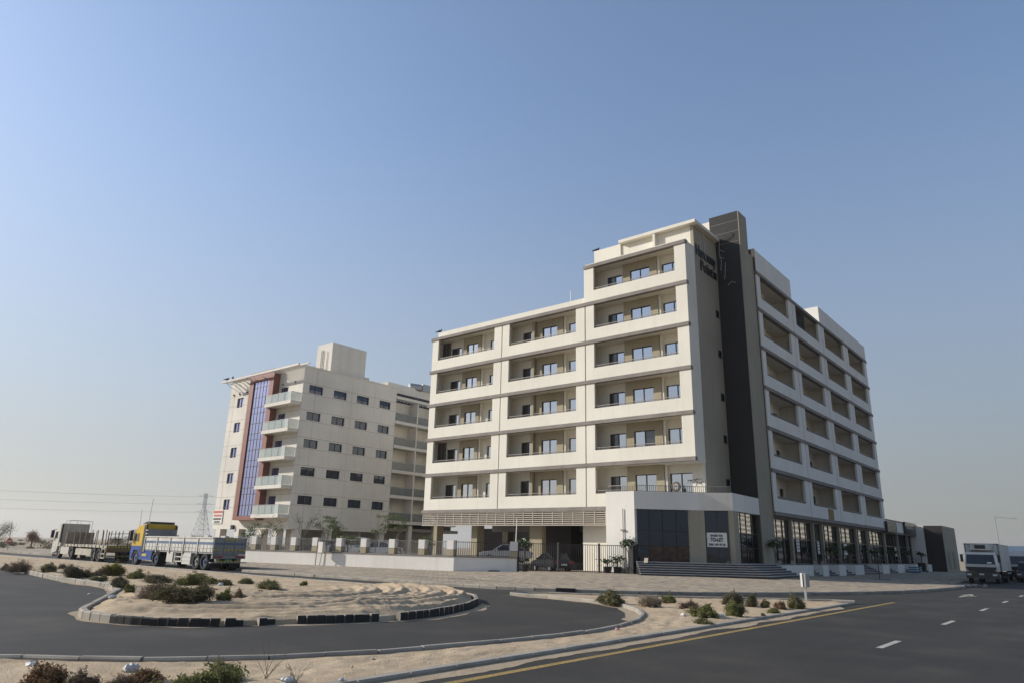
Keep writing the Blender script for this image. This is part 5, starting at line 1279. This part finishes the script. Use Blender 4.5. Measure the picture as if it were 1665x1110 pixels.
# ------------------------------------------------------------------ plants
import numpy as np
def leaf_cloud(rs, centers, size, flat=.6):
    """numpy arrays of small quads around centre points"""
    n = len(centers); a = rs.normal(size=(n, 3)); a /= np.linalg.norm(a, axis=1, keepdims=True)
    b = rs.normal(size=(n, 3)); b -= (b*a).sum(1, keepdims=True)*a; b /= np.linalg.norm(b, axis=1, keepdims=True)
    s = size*rs.uniform(.6, 1.3, size=(n, 1)); u = a*s; v = b*s*.38
    q = np.stack([centers-u, centers+v, centers+u, centers-v], 1)
    return q.reshape(-1, 3)
def quads_mesh(name, V, m):
    n = len(V)//4; me = bpy.data.meshes.new(name); me.from_pydata(V.tolist(), [], np.arange(n*4).reshape(n, 4).tolist()); me.materials.append(m); return me
def shrub(x, y, z, r, h, kind, label, seed, name='desert_shrub', dens=1., group='scrub bushes on the sand'):
    r *= 1.22; h *= 1.12
    rs = np.random.RandomState(seed); t = thing(name, label, 'bush', (x, y, z), group)
    st = MB(); C_ = []
    nt = min(150, int(50+200*r))
    nc = rs.randint(5, 10); cl_ = []
    for c in range(nc):
        a = rs.uniform(0, 6.283); q = rs.uniform(.0, .72)
        cl_.append((r*q*math.cos(a), r*q*math.sin(a), r*rs.uniform(.26, .52), h*rs.uniform(.45, 1.1)*(1-.35*q)))
    for i in range(nt):
        cx, cy, cr, ch = cl_[rs.randint(nc)]; a = rs.uniform(0, 6.283); q = rs.uniform(0, 1)**.6
        base_ = np.array([cx*.75+.25*cr*q*math.cos(a), cy*.75+.25*cr*q*math.sin(a), -.02])
        k = rs.uniform(.55, 1.15)*(1.35 if rs.uniform() < .08 else 1)
        tip = np.array([cx+cr*q*math.cos(a), cy+cr*q*math.sin(a), ch*k*math.sqrt(max(.10, 1-.80*q*q))])
        mid = (base_+tip)/2+rs.normal(size=3)*r*.08+np.array([0, 0, h*.06])
        th = .0045+.004*r
        st.bar(base_, mid, th, 3, th*.7).bar(mid, tip, th*.7, 3, th*.25)
        for j in range(3):
            f = rs.uniform(.25, .9); p = mid*(1-f)+tip*f; e = p+rs.normal(size=3)*np.array([r*.2, r*.2, h*.14])
            e[2] = max(e[2], .02); st.bar(p, e, th*.45, 3, th*.2)
            C_.append(np.linspace(p, e, 5))
        C_.append(np.linspace(base_*.6+mid*.4, tip, 9)); C_.append(np.linspace(mid, tip, 6))
    pts_ = np.concatenate(C_); rep = 4 if kind in ('green', 'yellow') else (3 if kind in ('olive', 'dark', 'darkgreen') else 2)
    if kind == 'straw': rep = 1
    pts_ = np.repeat(pts_, rep, 0)+rs.normal(size=(len(pts_)*rep, 3))*np.array([r*.055, r*.055, h*.06])
    pts_[:, 2] = np.maximum(pts_[:, 2], .01)
    ls = max(.010, .027*min(1.1, (r*2)**.5)) * (1. if kind not in ('brown',) else .7)
    V = leaf_cloud(rs, pts_, ls)
    link('foliage', quads_mesh('foliage', V, LEAF[kind]), t); P('stems', st, LEAF['stem'] if kind not in ('straw', 'rust') else LEAF[kind], t)
    return t
SH = [
(-45.46,13.15,.26,.29,'brown','small dry brown bush at the left picture edge beside a bigger brown one'),
(-43.71,13.39,.70,.60,'brown','wide dry brown bush near the left picture edge of the island'),
(-41.95,13.98,.47,.38,'olive','low olive bush right of the wide brown bush at far left'),
(-44.98,15.69,.24,.27,'brown','tiny brown tuft behind the low olive bush at far left'),
(-35.32,13.02,.58,.65,'dark','tall dark green bush in front of the wheels of the flatbed truck'),
(-37.34,14.66,.32,.32,'brown','brown tuft between the tall dark bush and the yellow green bush'),
(-37.74,15.60,.52,.54,'yellow','round yellow green bush in front of the blue truck cab'),
(-32.54,12.86,.32,.23,'olive','low olive tuft in front of the round yellow green bush'),
(-34.00,14.97,.41,.33,'green','fresh green bush in front of the blue skirt of the truck'),
(-27.88,11.68,.40,.40,'dark','dark bush right behind the bend of the island kerb'),
(-29.58,13.80,.58,.30,'dark','long low dark bush in front of the white dropside trailer'),
(-26.77,13.91,.58,.42,'green','big fresh green bush in front of the rear trailer wheels'),
(-27.19,14.88,.20,.24,'green','small yellowish tuft right of the big fresh green bush'),
(-25.64,14.48,.25,.25,'olive','small olive bush with litter beside it, right of the green bush'),
(-26.67,15.96,.30,.24,'olive','low olive tuft in front of the truck tailgate'),
(-21.45,10.01,.60,.46,'brown','large dark brown twiggy bush, left one of the pair nearest the island bend'),
(-19.27,9.88,.68,.50,'darkgreen','largest bush on the island, dark brown with green on top'),
(-19.31,10.92,.22,.34,'green','small upright green plant right of the largest island bush'),
(-20.04,11.82,.25,.32,'brown','small brown bush right of the small upright green plant'),
(-24.96,10.78,.18,.24,'green','small green plant at the inside of the island kerb bend'),
(-23.10,14.78,.44,.30,'olive','olive brown bush alone at the left of the tyre ridges'),
(-24.64,17.29,.13,.19,'green','tiny green tuft near the crest of the sand mound'),
(-21.22,13.26,.14,.14,'brown','tiny dry tuft on the tyre ridges'),
(-10.59,3.75,.27,.29,'rust','rusty brown dead bush at the bottom left corner'),
(-10.18,4.07,.19,.20,'brown','dark brown twiggy tuft right of the rusty bottom left bush'),
(-9.72,4.20,.23,.18,'brown','dark brown heap of twigs at the bottom edge'),
(-9.98,4.68,.23,.18,'rust','rusty dead bush next to the white plastic bag at the bottom edge'),
(-8.78,4.86,.40,.32,'green','bright green bush at the bottom edge of the picture'),
(-9.48,5.50,.21,.26,'olive','grey green upright plant behind the bright green bottom bush'),
(-9.28,4.56,.15,.15,'brown','dark brown tuft left of the bright green bottom bush'),
(-13.75,22.33,.47,.43,'olive','olive bush at the left end of the wedge of sand'),
(-12.37,22.49,.44,.48,'straw','pale straw coloured thicket of bare stems on the wedge'),
(-12.69,24.58,.25,.31,'green','green tuft just right of the straw thicket'),
(-11.17,22.94,.37,.25,'brown','low brown scrub in the middle of the wedge'),
(-9.38,20.19,.34,.35,'green','bright green bush nearest the yellow line on the wedge'),
(-8.65,18.53,.26,.11,'olive','flat olive weeds beside the road kerb of the wedge'),
(-8.97,21.45,.36,.44,'green','tall green bush left of the road sign'),
(-10.86,25.87,.36,.44,'dark','dark bush behind the tall green bush on the wedge'),
(-10.07,25.58,.30,.35,'dark','dark brown bush between the tall green bush and the road sign'),
(-9.64,25.76,.21,.26,'olive','small olive bush left of the rusty bush near the road sign'),
(-9.11,25.61,.25,.23,'rust','rusty little bush just left of the road sign'),
(-8.62,23.80,.22,.12,'green','low green weeds in front of the road sign'),
(-8.84,26.49,.32,.43,'olive','olive bush growing at the foot of the road sign'),
(-8.40,22.26,.09,.11,'olive','tiny weed at the edge of the road kerb of the wedge'),
]
for i, (x, y, r, h, kind, lab) in enumerate(SH):
    z = island_h(x, y)-.02 if x < -14 else .05
    shrub(x, y, z, r, h, kind, lab, 100+i, dens=1.3)
# tall dry grass wisps and thorn twigs
for (x, y, n_, hh, lab) in ((-9.2, 6.0, 7, .5, 'thin dry grass stalks leaning beside the near kerb'), (-8.75, 6.15, 12, .24, 'dead thorny twigs beside the road kerb at the bottom')):
    b = MB()
    for i in range(n_):
        a = rnd.uniform(-.9, .9); x2 = hh*math.sin(a); yy = hh*.6*math.sin(a)+rnd.uniform(-.1, .1)
        b.bar((rnd.uniform(-.05, .05), 0, 0), (x2*.5, yy*.5, hh*.6*rnd.uniform(.7, 1)), .004, 3, .003).bar((x2*.5, yy*.5, hh*.6), (x2, yy, hh*rnd.uniform(.8, 1.1)), .003, 3, .001)
    solo('dry_grass', b, LEAF['straw'], lab, 'grass', None, (x, y, .06))
def sapling(x, y, zt, label, seed, leafy=1., group='young trees behind the fence', flower=False):
    rs = np.random.RandomState(seed); t = thing('young_tree', label, 'tree', (x, y, .142), group); H = zt-.142
    tr_ = MB(); p = np.zeros(3); pts_ = []
    q = p
    for k in range(4):
        nx = np.array([rs.normal()*.05, rs.normal()*.05, H*.6*(k+1)/4]); tr_.bar(q, nx, .05-.008*k, 6, .045-.008*k); q = nx
    for i in range(int(9)):
        a = rs.uniform(0, 6.28); b0 = np.array([0, 0, H*rs.uniform(.40, .62)])+q*np.array([1, 1, 0]); L = H*rs.uniform(.22, .42)
        e = b0+np.array([math.cos(a)*L*.55, math.sin(a)*L*.55, L*.85]); e[2] = min(e[2], H); m_ = (b0+e)/2+rs.normal(size=3)*.06
        tr_.bar(b0, m_, .018, 4, .013).bar(m_, e, .013, 4, .006)
        for j in range(2):
            f = e+rs.normal(size=3)*np.array([.22, .22, .12]); tr_.bar(m_, f, .008, 3, .004); pts_.append(f+rs.normal(size=(int(26*leafy)+1, 3))*np.array([.14, .14, .06]))
        pts_.append(e+rs.normal(size=(int(38*leafy)+1, 3))*np.array([.17, .17, .07]))
    P('trunk', tr_, M['bark'], t)
    link('crown', quads_mesh('crown', leaf_cloud(rs, np.concatenate(pts_), .07), LEAF['sapling']), t)
    if flower:
        f = MB()
        for i in range(16):
            c = pts_[rs.randint(len(pts_))].mean(0)+rs.normal(size=3)*.12; f.ellipsoid(c, (.07, .07, .05), 6, 4)
        P('blossom', f, M['flower'], t)
for i, (x, y, z, lf, fl, lab) in enumerate([(-60.07,37.09,4.41,.3,0,'bare slender young tree behind the fence, leftmost tall one by the truck tail'), (-61.85,36.78,3.52,1,0,'short leafy young tree just behind the truck tailgate'), (-58.38,37.08,4.18,.5,0,'thin young tree in front of the white notice under the neighbour building'),
  (-54.69,37.83,4.50,.25,0,'nearly leafless young tree left of the white parked sport utility car'), (-51.91,38.31,4.43,1,0,'flat topped leafy young tree above the white parked sport utility car'), (-51.80,39.35,4.12,1,0,'leafy young tree just right of the flat topped one'),
  (-49.17,38.39,2.75,1.4,1,'low bush like tree with white blossom behind the fence'), (-46.64,39.23,4.47,.7,0,'forked young tree in front of the neighbour building end column'), (-44.58,39.60,4.51,.8,0,'young tree left of the cream building louvre screen'), (-41.14,40.09,2.75,.6,0,'small young tree under the left end of the louvre screen')]):
    sapling(x, y, z, lab, 300+i, lf, flower=bool(fl))
def pot_plant(x, y, z, h, label, seed, group, pot=True, flower=True):
    rs = np.random.RandomState(seed); t = thing('potted_plant', label, 'plant', (x, y, z), group)
    z0 = 0
    if pot:
        P('pot', MB().add([(.24*math.cos(a), .24*math.sin(a), 0) for a in np.linspace(0, 6.283, 13)[:-1]]+[(.31*math.cos(a), .31*math.sin(a), .5) for a in np.linspace(0, 6.283, 13)[:-1]], [(i, (i+1) % 12, 12+(i+1) % 12, 12+i) for i in range(12)]+[tuple(range(12, 24))]), M['pot'], t); z0 = .5
    tr_ = MB(); pts_ = []
    for i in range(4):
        a = i*1.6+rs.uniform(0, 1); m_ = np.array([.06*math.cos(a), .06*math.sin(a), z0+(h-z0)*.5]); e = np.array([.32*math.cos(a), .32*math.sin(a), h*rs.uniform(.82, 1)])
        tr_.bar((0, 0, z0), m_, .035, 5, .028).bar(m_, e, .028, 5, .018); pts_.append(e+rs.normal(size=(70, 3))*np.array([.17, .17, .11]))
    P('stem', tr_, M['bark'], t); link('foliage', quads_mesh('foliage', leaf_cloud(rs, np.concatenate(pts_)[::(1 if h > 1.4 else 3)], .11), LEAF['pot']), t)
    if flower:
        f = MB()
        for c in pts_:
            for q in range(4): f.ellipsoid(c[rs.randint(len(c))]+np.array([0, 0, .1]), (.06, .06, .04), 6, 4)
        P('blossom', f, M['flower'], t)
GP = 'plants standing around the gate and shop steps'
for i, (x, y, z, h, pot, fl, lab) in enumerate([(-34.2, 43.3, .20, 2.3, 1, 1, 'potted frangipani with pale blossom just inside the left end of the gate'), (-26.75, 45.95, .25, 2.5, 1, 0, 'tall potted plant at the right end of the gate against the white wall'), (-27.6, 45.75, .25, 1.25, 1, 0, 'spindly potted plant in front of the white wall, middle of three'),
   (-28.3, 45.5, .25, .95, 1, 0, 'short potted plant in front of the white wall, leftmost of three'), (-20.3, 57.4, 1.07, 1.75, 0, 1, 'blooming frangipani on the white platform beside the corner column'), (-20.2, 72.0, 1.06, 1.5, 0, 0, 'dark leafy plant on the shop platform behind the second stair'),
   (-20.2, 78.0, 1.06, 1.7, 0, 0, 'dark leafy plant on the shop platform near the large white notice'), (-20.2, 88.2, 1.06, 1.6, 0, 1, 'leafy plant on the shop platform right of the wide stair'), (-20.2, 96.3, 1.06, 1.5, 0, 0, 'dark round plant on the shop platform below the dark shop board'),
   (-20.2, 105.0, 1.06, 1.5, 0, 0, 'dark leafy plant on the shop platform near the far bin'), (-20.2, 113.5, 1.06, 1.5, 0, 0, 'last leafy plant on the shop platform near the charcoal end block')]):
    pot_plant(x, y, z, h, lab, 500+i, GP, bool(pot), bool(fl))
# ------------------------------------------------------------------ litter
LT = [(-12.22,4.12,.20,'crumpled white plastic sheet at the left end of the near verge'), (-10.97,4.96,.24,'long white plastic bag between the rusty bushes at the bottom'), (-25.50,14.27,.29,'white plastic bag beside the small olive island bush'), (-21.98,9.10,.21,'white scrap lying on the sand just inside the island kerb bend'),
 (-26.52,11.58,.19,'white bag caught beside the small green plant at the kerb bend'), (-26.07,11.72,.15,'small white scrap behind the left dark island bush'), (-22.21,10.47,.17,'white cup shaped scrap in front of the left dark island bush'), (-23.66,11.63,.20,'white scrap between the two large dark island bushes'), (-25.13,10.23,.18,'white scrap on the asphalt in the kerb bend, nearest the sand'),
 (-8.74,6.03,.18,'crumpled white bag by the thorny twigs near the bottom'), (-8.38,6.63,.09,'small white scrap beside the road kerb at the bottom'), (-9.57,8.18,.06,'tiny white scrap next to the ramp kerb'), (-9.02,20.63,.27,'white plastic bag on the wedge right of the bright green bush'), (-9.3,15.33,.11,'pink crumpled bag at the tip of the two kerbs'), (-10.00,20.24,.20,'flat white scrap on the wedge left of the bright green bush'), (-25.48,10.20+.35,.14,'small white scrap on the asphalt further into the kerb bend'), (-27.11,10.47,.14,'white scrap on the asphalt farthest left in the kerb bend')]
for i, (x, y, s, lab) in enumerate(LT):
    rs = np.random.RandomState(700+i); b = MB(); b.ellipsoid((0, 0, 0), (s*.55, s*.36, s*.26), 12, 8)
    b.v = [tuple(np.array(v)*(1+.30*mn.noise(Vector(v)*(5/s)+Vector((i*3.1, 0, 0))))+rs.normal(size=3)*s*.035) for v in b.v]
    z = (island_h(x, y) if (x < -14.5 and 'asphalt' not in lab) else (.0 if 'asphalt' in lab else .07))
    o = solo('plastic_litter', b, M['pinkplastic'] if 'pink' in lab else M['plastic'], lab, 'litter', 'scraps of litter', (x, y, z+s*.12)); o.rotation_euler = (0, 0, rs.uniform(0, 6))
rk = MB(); rs = np.random.RandomState(5)
for i in range(230):
    if i < 150: x, y = rs.uniform(-26, -15), rs.uniform(8.5, 21); z = island_h(x, y); ok = interp(lo, x)+.3 < y < interp(hi, x)-.3
    else: y = rs.uniform(3, 30); x = rs.uniform(-9.3, -8.6); z = .07; ok = True
    if not ok: continue
    s = rs.uniform(.008, .024); rk.ellipsoid((x, y, z), (s*rs.uniform(.7, 1.4), s, s*.6), 5, 4)
struct('pebbles', rk, M['drift'], None, 'stuff')
pile = MB()
for i in range(60):
    x, y = rs.normal(-9.0, .6), rs.uniform(59.6, 66); s = rs.uniform(.04, .14); pile.ellipsoid((x, y, s*.4), (s, s*.8, s*.5), 6, 4)
o = struct('rubble', pile, M['concrete'], None, 'stuff')
# ------------------------------------------------------------------ far left and background
rsn = thing('stop_sign', 'small round red and white sign on a post by the desert at far left', 'sign', (-110.2, 31.7, 0))
part('post', MB().bar((-110.2, 31.7, -.05), (-110.1, 31.5, 3.5), .05, 6), M['galv'], rsn)
part('disc', MB().bar((-110.02, 31.6, 1.25), (-109.95, 31.6, 1.25), .36, 12), M['signred'], rsn); part('bar', MB().box(-109.94, -109.92, 31.35, 31.85, 1.18, 1.32), M['signwhite'], rsn)
def far_tree(x, y, h, w, kind, label, seed):
    rs = np.random.RandomState(seed); t = thing('desert_tree', label, 'tree', (x, y, -.08), 'trees on the desert edge'); tr_ = MB(); pts_ = []
    tr_.bar((0, 0, 0), (.1, 0, h*.45), .16, 6, .1)
    for i in range(7):
        a = rs.uniform(0, 6.28); e = np.array([w*.32*math.cos(a), w*.32*math.sin(a), h*rs.uniform(.5, .85)]); tr_.bar((.05, 0, h*rs.uniform(.2, .42)), e, .06, 4, .03); pts_.append(e+rs.normal(size=(420, 3))*np.array([w*.14, w*.14, h*.11]))
    P('trunk', tr_, M['bark'], t); V = leaf_cloud(rs, np.concatenate(pts_), .09); V[:, 2] = np.maximum(V[:, 2], .1); link('crown', quads_mesh('crown', V, LEAF[kind]), t)
far_tree(-143, 44.4, 2.9, 2.4, 'rust', 'small reddish tree standing in the desert at far left', 11)
far_tree(-150, 41.0, 4.2, 4.4, 'dark', 'dark bushy tree cut off by the left picture edge', 12)
far_tree(-178, 92, 3.4, 4, 'rust', 'brownish desert tree behind the stakes of the flatbed truck', 13)
far_tree(-160, 66, 2.4, 4, 'dark', 'low dark desert tree right of the reddish tree', 14)
rs = np.random.RandomState(77); allp = []
for i in range(260):
    d_ = rs.uniform(70, 420); a = math.radians(rs.uniform(140, 168)); x, y = d_*math.cos(a), d_*math.sin(a)
    if y < 31+.02*abs(x) or (x > -92 and y < 190): continue
    w = rs.uniform(.5, 1.7); allp.append(np.array([x, y, .25*w])+rs.normal(size=(int(90), 3))*np.array([w*.5, w*.5, .18*w]))
V = leaf_cloud(rs, np.concatenate(allp), .24); V[:, 2] = np.maximum(V[:, 2], -.06)
o = link('desert_scrub', quads_mesh('desert_scrub', V, LEAF['dark'])); o['kind'] = 'stuff'
py = thing('pylon', 'tall lattice power pylon far behind the parked trucks', 'pylon', (-640, 332, 0))
pm = MB(); H = 44; wb_, wt = 7.2, 1.1
def leg(s, k): 
    w = wb_+(wt-wb_)*min(1, k/.72) if k < .72 else wt
    return (s[0]*w, s[1]*w, H*k)
lv_ = [0, .14, .27, .38, .48, .57, .65, .72, .8, .88, 1.0]
for sx, sy in ((-1, -1), (1, -1), (1, 1), (-1, 1)):
    for a, b in zip(lv_, lv_[1:]): pm.bar(leg((sx, sy), a), leg((sx, sy), b), .22, 4)
for a, b in zip(lv_, lv_[1:]):
    for (s0, s1) in (((-1, -1), (1, -1)), ((1, -1), (1, 1)), ((1, 1), (-1, 1)), ((-1, 1), (-1, -1))):
        pm.bar(leg(s0, a), leg(s1, b), .12, 3).bar(leg(s1, a), leg(s0, b), .12, 3).bar(leg(s0, b), leg(s1, b), .12, 3)
P('lattice', pm, M['galv'], py)
ca = MB()
for z in (27, 34, 41):
    for s in (-1, 1): ca.bar((0, s*1, z), (s*3.3, s*5.5, z+.6), .2, 4, .1).bar((0, s*1, z+2), (s*3.3, s*5.5, z+.6), .15, 4, .1)
P('cross_arm', ca, M['galv'], py)
for i, (z0, lab) in enumerate(((41, 'highest of the three power lines crossing the sky at left'), (34, 'middle one of the three power lines crossing the sky at left'), (27, 'lowest of the three power lines crossing the sky at left'))):
    w = MB(); pa = Vector((-636.7, 337.5, z0+.4)); 
    for e, sag in ((Vector((-640+430, 332-640, 0)), 0),):
        pass
    d_ = Vector((-.40, -.92, 0)).normalized()
    for sgn_ in (1, -1):
        last = pa
        for k in range(1, 17):
            t = k/16; p = pa+d_*sgn_*380*t; p.z = z0+.4-9*4*t*(1-t)*.5+2*t; w.bar(last, p, .10, 3); last = p.copy()
    solo('power_line', w, M['galv'], lab, 'cable', 'power lines', (0, 0, 0))
sl_ = thing('street_lamp', 'slim street lamp with a long arm behind the refrigerated truck', 'lamp', (-15.5, 160, 0))
part('pole', MB().bar((-15.5, 160, 0), (-15.5, 160, 9.6), .11, 8, .07), M['galv'], sl_)
part('arm', MB().bar((-15.5, 160, 9.5), (-12.6, 160, 9.2), .05, 6), M['galv'], sl_); part('lamp_head', MB().box(-12.9, -12.1, 159.85, 160.15, 9.1, 9.25), M['galv'], sl_)

# the long white block across the street, which the shop windows mirror
ob = thing('apartment_block', 'long white apartment block across the street, mirrored in the shop windows', 'building', (125, 540, 0))
m = MB(); cols = [380+4.0*i for i in range(91)]
m.box(121, 140, 380, 744, -.05, 62)
part('wall', m, M['white'], ob)
wm = MB()
for k in range(18):
    for c in cols[:-1]: wm.box(120.9, 121.1, c+.9, c+3.3, 2.2+3.3*k, 4.2+3.3*k)
o = part('window', wm, M['glassd'], ob); o['kind'] = 'stuff'

hz_ = MB().box(-2450, 1550, -1550, 2450, -1.1, 66)
hm = bpy.data.materials.new('haze'); hm.use_nodes = True; hn = hm.node_tree.nodes; hn.remove(hn['Principled BSDF'])
pv = hn.new('ShaderNodeVolumePrincipled'); pv.inputs['Color'].default_value = (.96, .94, .90, 1); pv.inputs['Density'].default_value = .00022; pv.inputs['Anisotropy'].default_value = .35
hm.node_tree.links.new(pv.outputs[0], hn['Material Output'].inputs['Volume'])
ho = link('haze', hz_.mesh('haze', hm)); ho['kind'] = 'stuff'
